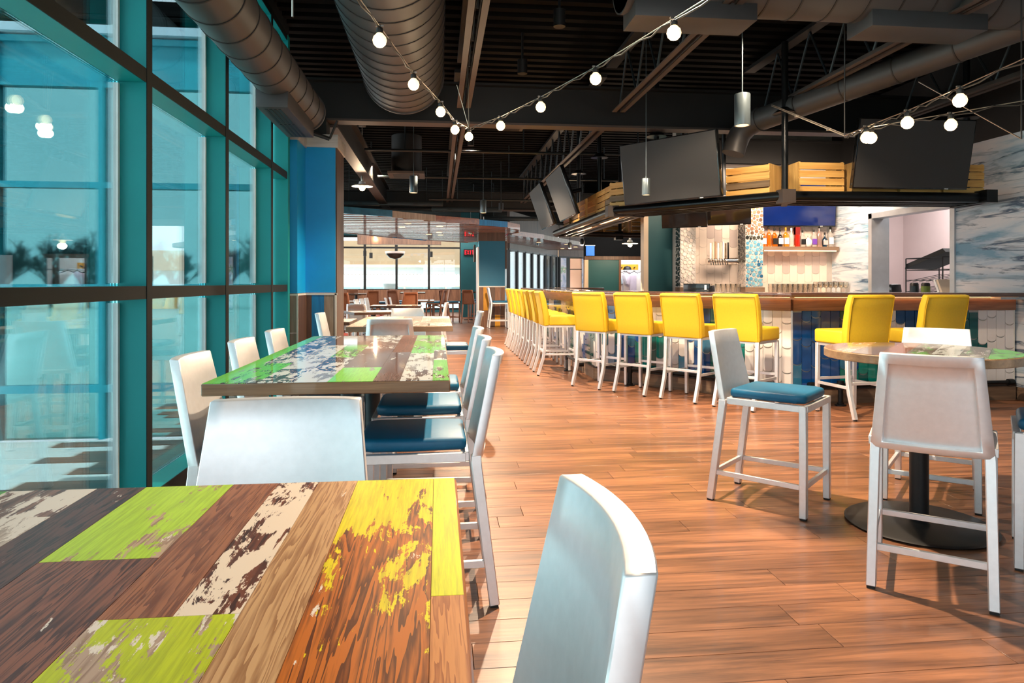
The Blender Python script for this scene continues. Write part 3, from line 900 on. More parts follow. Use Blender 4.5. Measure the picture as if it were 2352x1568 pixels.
# ------------------------------------------------------------------ bar
A, B, C, D = (1.96, 8.39), (3.5, 6.46), (5.91, 6.46), (1.96, 14.2)
A0, B0, C0, D0 = (1.74, 8.324), (3.378, 6.25), (5.93, 6.25), (1.74, 14.4)
A1, B1, C1, D1 = (2.31, 8.522), (3.655, 6.82), (5.93, 6.82), (2.31, 13.8)
ZB = 1.105
bar = thing('bar_counter', 'long cranked bar with scallop tiled front and glossy dark wood top', 'bar')
MB().prism([D0, A0, B0, C0, C1, B1, A1, D1, (3.4, 13.8), (3.4, 14.4)], ZB - .042, ZB).build('bar_top', MT['bar_top'], bar, bevel=.004)
FACES = [(D, A, 'row'), (A, B, 'mid'), (B, C, 'end')]
for p, q, nm in FACES:
    P, Q = Vector((*p, 0)), Vector((*q, 0))
    d = (Q - P).normalized()
    nrm = Vector((d.y, -d.x, 0))           # towards the guests
    L = (Q - P).length
    def slab(z0, z1, t0, t1, name, mm):
        a = P + nrm * ((t0 + t1) / 2)
        # build in a local frame so the grain runs along the board
        o = MB().box(0, L, -(t1 - t0) / 2, (t1 - t0) / 2, z0, z1).build(name, MT[mm], bar)
        o.location = (a.x, a.y, 0)
        o.rotation_euler = (0, 0, math.atan2(d.y, d.x))
        return o
    slab(.0, ZB - .045, -.16, -.004, 'carcass', 'tile_grout')
    slab(.925, 1.035, 0, .03, 'apron_board', 'apron')
    slab(1.057, 1.0625, .05, .065, 'led_strip', 'led')
    slab(0, .145, 0, .028, 'kick_board', 'kick')
    slab(.145, .158, 0, .034, 'kick_trim', 'black')
    # scallop-ended tiles in vertical columns
    TW, TL, TH = .0985, .248, .007
    ncol = int(L / TW)
    TW = L / ncol
    arc = [(TW / 2 * .95 * math.cos(t), -.026 * math.sin(t)) for t in [PI * k / 7 for k in range(8)]]
    def tile_poly(top, bot, flat_top=False, flat_bot=False):
        a = [(-x, y + bot) for x, y in arc] if not flat_bot else [(-TW / 2 * .95, bot), (TW / 2 * .95, bot)]
        b = [(x, y + top - .008) for x, y in arc] if not flat_top else [(TW / 2 * .95, top), (-TW / 2 * .95, top)]
        return a + b
    far_tiles = {}
    for c in range(ncol):
        s = (c + .5) / ncol
        off = R.uniform(0, TL)
        z = .925
        first = True
        zz = .925 - off
        bands = []
        while z > .16:
            bot = max(zz, .16)
            if z - bot > .03:
                bands.append((z, bot, first, zz < .16))
                first = False
            z = bot
            zz -= TL
        for (zt, zb, ft, fb) in bands:
            xm_ = s * L
            h = (zt + zb) / 2
            rr = R.random()
            if nm == 'mid':
                u = s + .06 * math.sin(h * 9) + R.uniform(-.02, .02)
                if u < .12: mm = 'tile_white' if rr < .7 else 'tile_dkteal'
                elif u < .22: mm = 'tile_blue' if rr < .7 else 'tile_mid'
                elif u < .36: mm = 'tile_teal' if rr < .6 else 'tile_dkteal'
                elif u < .52: mm = 'tile_white'
                elif u < .66: mm = 'tile_blue' if rr < .6 else 'tile_mid'
                elif u < .78: mm = 'tile_teal' if rr < .7 else 'tile_dkteal'
                else: mm = 'tile_white'
            elif nm == 'end':
                u = s + .05 * math.sin(h * 7 + 1) + R.uniform(-.02, .02)
                if u < .25: mm = 'tile_blue' if rr < .9 else 'tile_mid'
                elif u < .38: mm = 'tile_teal' if rr < .6 else 'tile_dkteal'
                elif u < .50: mm = 'tile_white' if h > .4 else 'tile_dkteal'
                elif u < .68: mm = 'tile_blue' if rr < .75 else 'tile_white'
                elif u < .84: mm = 'tile_dkteal' if h < .75 or rr < .5 else 'tile_white'
                else: mm = 'tile_white'
            else:
                u = (s * 5.1 + .1 * math.sin(h * 8)) % 1.0
                mm = 'tile_white' if u < .45 else ('tile_blue' if u < .7 else 'tile_dkteal')
            if nm == 'row':
                far_tiles.setdefault(mm, []).append((xm_, zt, zb, ft, fb))
                continue
            poly = tile_poly(zt - .003, zb, ft, fb)
            org = P + d * xm_ + nrm * .0
            tl = MB().prism([(a_, b_ - h) for a_, b_ in poly], -.002, TH, (0, 0, 0), tuple(d), (0, 0, 1), tuple(nrm))
            tl.build('tile', MT[mm], bar, loc=(org.x, org.y, h))
    for mm, lst in far_tiles.items():
        m = MB()
        for xm_, zt, zb, ft, fb in lst:
            m.prism(tile_poly(zt - .003, zb, ft, fb), -.002, TH, P + d * xm_, tuple(d), (0, 0, 1), tuple(nrm))
        tag(m.build('row_tiles', MT[mm], bar), kind='stuff')
for p in (A, B):
    MB().tube([(p[0], p[1], 0), (p[0], p[1], .925)], .012, 6).build('corner_trim', MT['inox'], bar)
MB().box(5.905, 5.915, 6.45, 6.8, 0, 1.06).build('end_trim', MT['white_trim'], bar)
MB().box(5.6, 5.93, 6.27, 6.40, ZB - .07, ZB - .045).build('end_bracket', MT['inox'], bar)

# foot rail of black pipe with flanged posts
fr = thing('foot_rail', 'black pipe foot rail with flanged posts along the bar base', 'foot rail')
rl = [(1.76, 14.0, .2), (1.76, 8.33, .2)]
MB().tube(rl, .022, 10).build('rail_pipe', MT['black_pipe'], fr, smooth=True)
n_in = Vector((.785, .62))
a_, b_ = Vector(A) - n_in * .15, Vector(B) - n_in * .15
MB().tube([(a_.x + .12, a_.y - .15, .2), (b_.x - .05, b_.y + .06, .2)], .022, 10).build('rail_pipe', MT['black_pipe'], fr, smooth=True)
MB().tube([(3.62, 6.31, .2), (5.74, 6.31, .2)], .022, 10).build('rail_pipe', MT['black_pipe'], fr, smooth=True)
posts = [(1.76, 9.2), (1.76, 11.2), (1.76, 13.2)] + [tuple(a_ + (b_ - a_) * k + Vector((.05, -.07))) for k in (.22, .8)] + [(3.92, 6.31), (5.42, 6.31)]
for x, y in posts:
    p_ = MB().tube([(x, y, .012), (x, y, .2)], .024, 10).build('rail_post', MT['black_pipe'], fr, smooth=True)
    MB().lathe([(.055, 0), (.055, .012), (.034, .016), (.034, .03)], 16, (x, y, 0)).build('flange', MT['black_pipe'], p_, smooth=True)
    MB().lathe([(.034, .155), (.036, .2), (.034, .245)], 12, (x, y, 0)).build('tee_fitting', MT['black_pipe'], p_, smooth=True)
for x, y in ((5.74, 6.31), (3.62, 6.31), (1.76, 8.33)):
    MB().lathe([(.034, -.03), (.036, 0), (.034, .03)], 12, M=Matrix.Translation((x, y, .2)) @ Matrix.Rotation(PI / 2, 4, 'Y')).build('end_cap', MT['black_pipe'], fr, smooth=True)

# ------------------------------------------------------------------ wall behind the bar
wb = MB().box(3.5, 5.95, 9.8, 9.95, 0, ZC).build('wall_back_1', MT['tile_grout'])
tag(wb, kind='structure')
tw, tl_ = .118, .26
arc2 = [(tw / 2 * .97 * math.cos(t), -.03 * math.sin(t)) for t in [PI * k / 6 for k in range(7)]]
bt = [(-x, y - tl_ / 2) for x, y in arc2] + [(x, y + tl_ / 2 - .004) for x, y in arc2]
tmesh = {}
for mm in ('back_tile', 'back_grey'):
    tmesh[mm] = MB().prism(bt, -.002, .008, (0, 0, 0), (1, 0, 0), (0, 0, 1), (0, -1, 0)).mesh('tile', MT[mm])
for c in range(int(2.4 / tw)):
    x = 3.56 + c * tw
    for r in range(6):
        z = .98 + r * tl_ + (.13 if c % 2 else 0)
        if z > 2.4:
            continue
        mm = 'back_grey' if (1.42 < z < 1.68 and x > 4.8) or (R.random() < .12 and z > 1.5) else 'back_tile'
        link('tile', tmesh[mm], wb, (x, 9.8, z))
MB().box(3.13, 3.52, 10.0, 10.1, 0, 2.9).build('teal_panel', MT['teal_dark'], wb)
MB().box(3.06, 3.13, 9.96, 10.12, 0, 2.9).build('door_trim', MT['cream'], wb)
# pebble-tiled columns standing proud of it
def pebble(name, stops, rough=.15):
    m, nt, b = nodes(name)
    rnd = N(nt, 'ShaderNodeNewGeometry').outputs['Random Per Island']
    r = ramp(nt, stops, 'CONSTANT')
    nt.links.new(rnd, r.inputs[0])
    nt.links.new(r.outputs[0], b.inputs['Base Color'])
    b.inputs['Roughness'].default_value = rough
    b.inputs['Coat Weight'].default_value = .6
    return m
PB = {'blue': pebble('blue_pebble_tiles', [(0, s2l((110, 168, 192))), (.35, s2l((84, 146, 178))), (.6, s2l((140, 190, 204))), (.85, s2l((40, 96, 136)))]),
      'bronze': pebble('bronze_pebble_tiles', [(0, s2l((160, 122, 98))), (.4, s2l((132, 98, 78))), (.75, s2l((100, 76, 62)))]),
      'dark': pebble('dark_pebble_tiles', [(0, s2l((40, 44, 44))), (.5, s2l((66, 66, 60))), (.8, s2l((28, 34, 36)))]),
      'pearl': pebble('pearl_pebble_tiles', [(0, s2l((226, 214, 204))), (.5, s2l((206, 200, 196))), (.8, s2l((236, 226, 216)))])}
def pebbles(par, org, ux, nrm, w, z0, z1, key, seed, rmin=.009, rmax=.028, stretch=1.0):
    rg = random.Random(seed)
    pts = []
    for k in range(4200):
        r = rmin + (rmax - rmin) * max(0, 1 - k / 2600)
        x, z = rg.uniform(r, w - r) if w > 2 * r else w / 2, rg.uniform(z0 + r, z1 - r)
        if all((x - a) ** 2 + ((z - b) / stretch) ** 2 > (r + q + .003) ** 2 for a, b, q in pts):
            pts.append((x, z, r))
    m = MB()
    for x, z, r in pts:
        poly = [(x + r * math.cos(2 * PI * k / 9 + r * 90) * rg.uniform(.9, 1.05), z + stretch * r * math.sin(2 * PI * k / 9 + r * 90) * rg.uniform(.9, 1.05)) for k in range(9)]
        m.prism(poly, -.001, .006, org, ux, (0, 0, 1), nrm)
    tag(m.build('pebble_tiles', PB[key], par), kind='stuff')
def pebble_column(name, label, x0, x1, y, zones, side):
    t = thing(name, label, 'column', (0, 0, 0))
    MB().box(x0, x1, y, 9.8, 1.13, 2.6).build('core', MT['tile_grout'], t)
    MB().box(x0 - .01, x1 + .02, y - .015, 9.8, 1.03, 1.14).build('base_board', MT['kick'], t)
    for z0, z1, k, sd in zones:
        pebbles(t, (x0, y, 0), (1, 0, 0), (0, -1, 0), x1 - x0, z0, z1, k, sd)
    for z0, z1, k, sd in side:
        pebbles(t, (x0, 9.8, 0), (0, -1, 0), (-1, 0, 0), 9.8 - y, z0, z1, k, sd, .012, .03)
    return t
pebble_column('tiled_column', 'pebble tiled column left of the beer taps, pearl white', 3.50, 3.735, 9.62, [(1.14, 2.3, 'pearl', 3)], [(1.14, 2.3, 'dark', 4)])
pebble_column('tiled_column', 'pebble tiled column right of the beer taps, blue below bronze', 4.46, 4.73, 9.55, [(1.14, 1.83, 'blue', 5), (1.83, 1.9, 'dark', 6), (1.9, 2.4, 'bronze', 7)], [(1.5, 2.4, 'dark', 8), (1.14, 1.5, 'pearl', 9)])
# back counter
bc = thing('back_counter', 'pale counter running along the wall behind the bar', 'counter', (0, 0, 0))
MB().box(3.74, 5.93, 9.15, 9.77, 1.0, 1.04).build('counter_top', MT['back_tile'], bc, bevel=.004)
MB().box(3.74, 5.93, 9.22, 9.77, 0, 1.0).build('cabinet', MT['inox'], bc)
# under-shelf and counter lights behind the bar
sh = thing('bottle_shelf', 'wooden shelf carrying a row of liquor bottles behind the bar', 'shelf', (0, 0, 0))
SZ = 1.685
MB().box(4.74, 5.93, 9.58, 9.8, SZ, SZ + .055).build('shelf_board', MT['kick'], sh)
MB().box(4.78, 5.9, 9.60, 9.62, SZ - .012, SZ).build('light_strip', MT['led'], sh)
MB().box(4.78, 5.9, 9.765, 9.785, SZ + .056, SZ + .064).build('light_strip', MT['led'], sh)
# ------------------------------------------------------------------ bottles and glasses
def glassy(name, rgb, rough=.06, emit=0.0):
    m = plain(name, rgb, rough, 0, .6, .05, 8)
    if emit:
        b = m.node_tree.nodes['Principled BSDF']
    b = m.node_tree.nodes['Principled BSDF']
    b.inputs['Transmission Weight'].default_value = .55
    return m
LQ = {'amber': glassy('amber_liquor', (226, 120, 14)), 'gold': glassy('golden_liquor', (240, 160, 40)), 'clear': glassy('clear_glass_bottle', (232, 228, 220)),
      'dark': glassy('dark_bottle_glass', (40, 26, 20)), 'red': glassy('red_orange_liquor', (214, 44, 12)), 'blue': glassy('blue_black_bottle_glass', (20, 60, 90)), 'pink': glassy('frosted_grey_bottle', (190, 160, 150)),
      'white': plain('white_bottle_glaze', (236, 232, 226), .2)}
BOT = [('amber', 'tall', 'white', 'white', .27, 'amber bottle with white labels at the left end of the shelf'), ('amber', 'tall', 'black', None, .30, 'tall amber bottle with long black neck, second on the shelf'),
       ('amber', 'square', 'black', 'dark', .275, 'square amber bottle with black label, third on the shelf'), ('dark', 'round', 'black', 'white', .285, 'dark rum bottle with pale label, fourth on the shelf'),
       ('gold', 'square', 'gold', 'white', .29, 'golden bottle with printed label, fifth on the shelf'), ('clear', 'tall', 'white', None, .28, 'slim clear bottle left of the red box bottle'),
       ('red', 'box', None, None, .295, 'red rectangular bottle in the middle of the shelf'), ('clear', 'square', 'black', 'dark', .25, 'clear square bottle with black stopper right of the red one'),
       ('white', 'jug', 'grey', None, .17, 'squat white round jug with grey lid'), ('clear', 'square', 'black', 'violet', .26, 'clear bottle with a violet flower label'),
       ('pink', 'tall', 'black', None, .33, 'frosted grey bottle with tall black stopper'), ('blue', 'round', 'black', 'grey', .22, 'short blue black bottle with pale diamond label'),
       ('clear', 'square', 'black', 'white', .31, 'clear bottle with white label at the right end of the shelf')]
LB = {'white': MT['white'], 'dark': MT['black'], 'grey': MT['kitchen'], 'violet': plain('violet_label', (110, 60, 170), .5), 'gold': MT['yellow_plank'], 'black': MT['black']}
for i, (lq, shp, cap, lab, h, text) in enumerate(BOT):
    x = 4.80 + i * .088
    t = thing('liquor_bottle', text, 'bottle', (x, 9.69, SZ + .056), 0, 'bottles on the shelf behind the bar')
    r = .037
    if shp == 'box':
        MB().box(-.035, .035, -.03, .03, 0, h).build('bottle_body', LQ[lq], t, bevel=.006)
        MB().box(-.035, .035, -.031, .031, h * .62, h * .99).build('top_band', plain('dark_red_box', (120, 16, 8), .4), t)
        continue
    if shp == 'jug':
        MB().lathe([(.03, 0), (.055, .03), (.06, .07), (.05, .105), (.03, .12)], 18).build('bottle_body', LQ[lq], t, smooth=True)
        MB().lathe([(.034, .12), (.03, .135), (.008, .14), (.012, .16), (0, .168)], 14).build('lid', MT['alu'], t, smooth=True)
        continue
    if shp == 'square':
        m = MB().box(-.036, .036, -.03, .03, 0, h * .66)
        m.build('bottle_body', LQ[lq], t, bevel=.008)
        MB().lathe([(.034, h * .65), (.02, h * .72), (.012, h * .76), (.012, h * .88)], 14).build('neck', LQ[lq], t, smooth=True)
    else:
        k = .58 if shp == 'tall' else .5
        MB().lathe([(r, 0), (r, h * k), (r * .85, h * (k + .06)), (.013, h * (k + .17)), (.012, h * .88)], 16).build('bottle_body', LQ[lq], t, smooth=True)
    cc = {'white': MT['white'], 'black': MT['black'], 'gold': MT['yellow_plank']}[cap]
    MB().lathe([(.014, h * .86), (.014, h), (0, h)], 12).build('stopper', cc, t, smooth=True)
    if lab:
        MB().box(-.034, .034, -.0385, -.02, h * .14, h * .46).build('label_patch', LB[lab], t, bevel=.001, seg=1)
gm = MB().lathe([(.026, 0), (.028, .004), (.036, .15), (.034, .15), (.026, .01), (0, .008)], 12).mesh('tumbler', glass('drinking_glass', (250, 246, 240), .10), smooth=True)
wm_ = MB().lathe([(.03, 0), (.03, .004), (.005, .012), (.005, .08), (.03, .10), (.038, .14), (.032, .18), (.030, .18), (.036, .14), (.027, .105), (0, .09)], 12).mesh('wine_glass', gm.materials[0], smooth=True)
for r_ in range(2):
    for k in range(15):
        me = gm if (k < 9) else wm_
        o = link('drinking_glass', me, None, (4.80 + k * .078 + R.uniform(-.005, .005), 9.35 + r_ * .12, 1.04))
        tag(o, 'clear tumbler standing in rows on the back counter' if k < 9 else 'clear stemmed glass standing in rows on the back counter', 'glass', 'tumblers on the back counter' if k < 9 else 'stemmed glasses on the back counter')
for k in range(6):
    o = link('drinking_glass', gm, None, (3.95 + k * .075, 9.5, 1.04))
    tag(o, 'clear tumbler upside up below the beer taps', 'glass', 'tumblers below the taps')

# beer tap tower on the wall
tap = thing('beer_tap_tower', 'chrome beer tap rail with a fan of tap handles on the wall', 'beer taps', (4.08, 9.62, 1.52))
MB().tube([(-.18, 0, 0), (.26, 0, .0)], .05, 20).build('tap_pipe', MT['chrome'], tap, smooth=True)
MB().tube([(.24, 0, 0), (.24, .19, 0)], .05, 18).build('wall_mount', MT['chrome'], tap, smooth=True)
MB().tube([(.262, 0, 0), (.275, 0, 0)], .058, 20).build('end_collar', MT['chrome'], tap, smooth=True)
hc = [MT['white'], MT['cream'], MT['tan'], MT['white'], MT['cream'], MT['white'], MT['crate_grey'], MT['black']]
for k in range(8):
    x = -.16 + k * .036
    fa = MB().tube([(x, -.04, 0), (x, -.10, .0), (x, -.115, -.06)], .009, 8).build('faucet', MT['chrome'], tap, smooth=True)
    MB().box(x - .011 + k * .002, x + .013 + k * .002, -.10, -.085, .03, .26 + .012 * (k % 3)).build('tap_handle', hc[k], tap, bevel=.004)
# screens behind the bar
def tv(name, label, c, w, h, yaw, tilt, screen='tv_screen', thick=.055, roll=0.0, group='bar screens', arm=None):
    """yaw: direction the screen looks towards in plan; tilt: leaning forwards (down)"""
    t = thing(name, label, 'television', c, 0, group)
    t.rotation_euler = (tilt, roll, face_rot(math.cos(yaw), math.sin(yaw)) + PI)
    b = MB().box(-w / 2, w / 2, 0, thick, -h / 2, h / 2).build('case', MT['tv_case'], t, bevel=.006)
    MB().box(-w / 2 + .012, w / 2 - .012, -.003, .004, -h / 2 + .018, h / 2 - .012).build('screen', MT[screen], t)
    MB().box(-.18, .18, thick, thick + .06, -.18, .18).build('wall_bracket', MT['black'], t)
    if arm:
        MB().tube([(0, thick + .05, 0), (0, thick + .05 + arm[0], arm[1])], .03, 10).build('mount_arm', MT['black_pipe'], t, smooth=True)
    MB().box(w * .3, w * .3 + .04, -.004, 0, -h / 2 + .004, -h / 2 + .012).build('badge_light', MT['alu'], t)
    return t
tv('television', 'wide wall screen glowing dark blue above the bottle shelf', (5.30, 9.63, 2.36), 1.2, .64, -PI / 2 - .05, .06, 'tv_blue')
tv('television', 'big dark screen tilted down on the angled side of the bar canopy', (2.51, 7.30, 2.45), 1.23, .70, math.atan2(-.62, -.785), .16)
tv('television', 'big dark screen tilted down at the right end of the bar canopy', (4.78, 6.42, 2.50), 1.23, .70, -PI / 2 - .03, .20)
tv('television', 'dark tilted screen on the long side of the canopy, nearer one', (1.74, 9.7, 2.46), 1.23, .70, PI, .34, arm=(.22, -.02))
tv('television', 'dark tilted screen on the long side of the canopy, farther one', (1.70, 11.3, 2.46), 1.23, .70, PI, .34, arm=(.22, -.02))
tv('television', 'small dark screen under the canopy left of the tap wall, left one', (3.36, 9.1, 2.16), .62, .40, -PI / 2 - .55, .22, 'tv_gloss', arm=(.05, 1.6))
tv('television', 'small dark screen under the canopy left of the tap wall, right one', (3.98, 9.2, 2.22), .72, .42, -PI / 2 - .45, .22, 'tv_gloss', arm=(.05, 1.6))
# point-of-sale terminal
pos = thing('till_terminal', 'black till terminal lying tilted on the bar top', 'till', (2.93, 7.45, ZB), face_rot(-.785, -.62))
MB().prism([(-.07, 0), (.07, 0), (.05, .055), (-.07, .075)], -.16, .16, (0, 0, 0), (0, 1, 0), (0, 0, 1), (1, 0, 0)).build('base', MT['tv_case'], pos, bevel=.008)
MB().box(-.165, .165, .04, .062, .0, .09).build('screen_back', MT['tv_case'], pos, bevel=.006)
MB().box(-.13, -.105, .0625, .064, .02, .075).build('sticker', MT['white'], pos)

# ------------------------------------------------------------------ canopy over the bar: pipe frame, crates
cn = thing('bar_canopy', 'black pipe canopy frame hung over the bar on steel posts', 'canopy')
CP = [(2.07, 12.0), (2.12, 8.2), (3.5, 6.58), (5.62, 6.52)]
IN = [[(x, y) for x, y in CP]]
def offset_path(pts, dist):
    out = []
    n = len(pts)
    for i in range(n):
        P = Vector(pts[i])
        ns = []
        for a, b in ((i - 1, i), (i, i + 1)):
            if a < 0 or b >= n:
                continue
            d = (Vector(pts[b]) - Vector(pts[a])).normalized()
            ns.append(Vector((-d.y, d.x)))
        nn = sum(ns, Vector((0, 0)))
        nn.normalize()
        out.append(tuple(P + nn * (dist / max(.3, nn.dot(ns[0])))))
    return out
ZK = 2.085
for k, (off, r, dz) in enumerate(((0, .052, .0), (.16, .022, -.03), (.29, .022, -.03), (.42, .022, -.03))):
    pts = offset_path(CP, off)
    for a, b in zip(pts[:-1], pts[1:]):
        MB().tube([(*a, ZK + dz), (*b, ZK + dz)], r, 14).build('frame_pipe', MT['black_pipe'], cn, smooth=True)
        if k == 0:
            d = (Vector(b) - Vector(a)).normalized()
            nn = Vector((-d.y, d.x))
            L = (Vector(b) - Vector(a)).length
            for s in (.22, .62):
                p_, q_ = Vector(a) + d * (L * s) + nn * .22, Vector(a) + d * (L * min(s + .24, .95)) + nn * .22
                MB().bar((*p_, ZK - .03), (*q_, ZK - .03), .035, .014).build('light_strip', MT['led'], cn)
    if k == 0:
        for i in (1, 2):
            MB().box(-.07, .07, -.07, .07, -.075, .06).build('corner_bracket', MT['joist'], cn, loc=(*pts[i], ZK))
inner = offset_path(CP, .44)
for i in (0, 1, 2, 3):
    MB().bar((*CP[i], ZK - .05), (*inner[i], ZK - .05), .06, .02).build('cross_plate', MT['joist'], cn)
MB().box(-.06, .06, -.12, .35, -.06, .07).build('end_plate', MT['black_pipe'], cn, loc=(*CP[3], ZK))
deckp = offset_path(CP, .03) + list(reversed(offset_path(CP, .43)))
for a, b, c_, d_ in zip(offset_path(CP, .05)[:-1], offset_path(CP, .05)[1:], offset_path(CP, .42)[1:], offset_path(CP, .42)[:-1]):
    MB().prism([a, b, c_, d_], .02, .032, (0, 0, ZK)).build('deck_plate', MT['black_pipe'], cn)
FP = [(2.07, 12.0), (3.3, 12.3), (4.6, 12.35)]
for k, off in enumerate((0, .15, .3)):
    pts = offset_path(FP, -off)
    for a, b in zip(pts[:-1], pts[1:]):
        MB().tube([(*a, ZK - .0), (*b, ZK - .0)], .05 if k == 0 else .022, 12).build('frame_pipe', MT['black_pipe'], cn, smooth=True)
MB().box(-.07, .07, -.07, .07, -.09, .06).build('corner_bracket', MT['black_pipe'], cn, loc=(*FP[1], ZK))
for x, y in ((3.5, 6.60), (2.55, 7.8), (2.2, 9.2), (2.2, 10.6), (5.5, 6.6), (3.3, 12.2), (4.4, 12.3)):
    ps = MB().tube([(x, y, ZK), (x, y, ZC - .1)], .032, 12).build('hanging_post', MT['black_pipe'], cn, smooth=True)
    MB().tube([(x, y, 2.92), (x, y, 2.98)], .12, 14, True, .05).build('post_flange', MT['black_pipe'], ps, smooth=True)

def make_crate(open_front=False):
    t = thing('wooden_crate', '', 'crate')
    w, d, h = .46, .31, .325
    for s in (-1, 1):
        for k in range(3):
            MB().box(s * w / 2 - .009, s * w / 2 + .009, -d / 2 + k * d / 3 + .002, -d / 2 + (k + 1) * d / 3 - .002, 0, h).build('end_board', MT['crate_up'], t)
    for k in range(4):
        z0 = k * h / 4 + .004
        mm = 'crate_grey' if k == (1 if not open_front else 9) else 'crate'
        MB().box(-w / 2 - .009, w / 2 + .009, -d / 2 - .012, -d / 2, z0, z0 + h / 4 - .014).build('slat', MT[mm], t)
        if not open_front:
            MB().box(-w / 2, w / 2, d / 2, d / 2 + .012, z0, z0 + h / 4 - .014).build('slat', MT['crate'], t)
    for k in range(3):
        MB().box(-w / 2, w / 2, -d / 2 + k * d / 3 + .006, -d / 2 + (k + 1) * d / 3 - .006, 0, .01).build('bottom_slat', MT['crate'], t)
    return t
crA, usedA = make_crate(), []
crB, usedB = make_crate(True), []
ZD = ZK + .034
def on_path(i, s, off=.21):
    a, b = Vector(CP[i]), Vector(CP[i + 1])
    d = (b - a).normalized()
    n_ = Vector((-d.y, d.x))
    p = a + (b - a) * s + n_ * off
    return (p.x, p.y, ZD), math.atan2(d.y, d.x)
for proto, used, i, s, lab in ((crA, usedA, 1, .80, 'pine crate on the canopy left of the corner post'), (crB, usedB, 2, .19, 'pine crate on the canopy right of the corner post'),
                               (crB, usedB, 2, .46, 'pine crate behind the left half of the right-hand screen'), (crB, usedB, 2, .70, 'pine crate behind the right half of the right-hand screen'), (crB, usedB, 2, .91, 'pine crate at the right end of the canopy'),
                               (crA, usedA, 1, .08, 'pine crate behind the lower left corner of the angled screen'),
                               (crA, usedA, 0, .93, 'pine crate left of the angled screen, tallest looking of the row'), (crB, usedB, 0, .80, 'second pine crate left of the angled screen'),
                               (crB, usedB, 0, .67, 'third pine crate, beside the nearer side screen'), (crB, usedB, 0, .50, 'pine crate behind the nearer side screen'),
                               (crA, usedA, 0, .37, 'pine crate below the nearer side screen'), (crB, usedB, 0, .20, 'pine crate near the far tip of the canopy')):
    loc, rz = on_path(i, s)
    place(proto, used, loc, rz, lab, 'crates on the bar canopy')
for x, rz, lab in ((2.75, PI + .24, 'open pine crate on the far canopy arm, leftmost'), (3.18, PI + .1, 'open pine crate on the far canopy arm at its bend'), (3.72, PI, 'open pine crate on the far canopy arm, showing its slatted inside'), (4.28, PI, 'open pine crate on the far canopy arm behind the brown screens')):
    place(crB, usedB, (x, 12.2 + .06 * (x - 2.7), ZD - .02), rz, lab, 'crates on the far canopy arm')

# ------------------------------------------------------------------ right wall with wallpaper and kitchen pass-through
def wallpaper():
    m, nt, b = nodes('ink_wash_wallpaper')
    v = mapped(nt, (1, .30, 2.4))
    f1 = noise(nt, v, 2.2, 6, .6, None, .5)
    v2 = mapped(nt, (1, .5, 6.2))
    f2 = noise(nt, v2, 1.6, 5, .65, None, .8)
    base = ramp(nt, [(.36, s2l((122, 166, 192))), (.49, s2l((204, 216, 226))), (.62, s2l((228, 228, 232)))])
    nt.links.new(f1, base.inputs[0])
    ink = ramp(nt, [(.555, (0, 0, 0)), (.60, (.7, .7, .7)), (.635, (1, 1, 1)), (.66, (.35, .35, .35)), (.72, (0, 0, 0))])
    nt.links.new(f2, ink.inputs[0])
    c = mixc(nt, ink.outputs[0], base.outputs[0], s2l((48, 78, 108)))
    v3 = mapped(nt, (1, 1.0, 9.0))
    f3 = noise(nt, v3, 1.1, 4, .6, None, .6)
    ink2 = ramp(nt, [(.58, (0, 0, 0)), (.63, (.55, .55, .55)), (.70, (.1, .1, .1))])
    nt.links.new(f3, ink2.inputs[0])
    c = mixc(nt, ink2.outputs[0], c, s2l((96, 130, 152)))
    nt.links.new(c, b.inputs['Base Color'])
    b.inputs['Roughness'].default_value = .55
    return m
MT['paper'] = wallpaper()
wr = thing('wall_right', None, None, (0, 0, 0), 0, None, 'structure')
for y0, y1, z0, z1 in ((-2.3, 7.36, 0.13, 2.76), (8.83, 9.8, 0.13, 2.76), (7.36, 8.83, 0.13, 1.04), (7.36, 8.83, 2.10, 2.76)):
    MB().box(XR, XR + .1, y0, y1, z0, z1).build('wallpaper_panel', MT['paper'], wr)
MB().box(XR, XR + .1, -2.3, 9.9, 2.76, ZC).build('upper_wall', MT['steel'], wr)
MB().box(XR - .015, XR + .1, -2.3, 9.8, 0, .13).build('skirting', MT['kick'], wr)
wfr = MB().box(2.6, XR, YN - .12, YN, 0, ZC).build('added_wall_front', MT['blue_wall'])  # rear wall added out of view to cut the ambient light
tag(wfr, kind='structure')
wn9 = structure('window_13', (0, YN, 0))  # glazing added behind the camera so chair backs reflect sky
for x in (-1.6, -.55, .5, 1.55, 2.58):
    MB().box(x - .03, x + .03, -.1, .03, 0, ZC).build('mullion', MT['teal_frame'], wn9)
for z in (.06, 1.15, 2.24, 3.6):
    MB().box(-1.6, 2.6, -.1, .03, z - .035, z + .035).build('rail', MT['teal_frame'], wn9)
ps = structure('door_1', (XR, 0, 0))
MB().box(-.02, .16, 7.30, 7.372, 1.03, 2.16).build('jamb', MT['inox'], ps)
MB().box(-.02, .24, 8.815, 8.89, 1.03, 2.16).build('jamb', MT['inox'], ps)
MB().box(-.02, .16, 7.30, 8.89, 2.088, 2.16).build('head', MT['inox'], ps)
MB().box(-.10, .30, 7.29, 8.9, 1.03, 1.065).build('pass_sill', MT['inox'], ps)
kw = MB().box(9.0, 9.1, 5.5, 12.5, 0, 3.2).build('wall_right_1', MT['kitchen'])
tag(kw, kind='structure')
MB().box(8.985, 9.0, 10.25, 10.27, 0, 3.2).build('panel_joint', MT['duct_seam'], kw)
kk = MB().box(5.9, 9.0, 12.4, 12.5, 0, 3.2).box(6.1, 9.0, 5.5, 5.6, 0, 3.2).build('wall_right_2', MT['kitchen'])
tag(kk, kind='structure')
kc = thing('kitchen_counter', 'steel kitchen counter behind the pass-through', 'counter', (6.9, 8.9, 0))
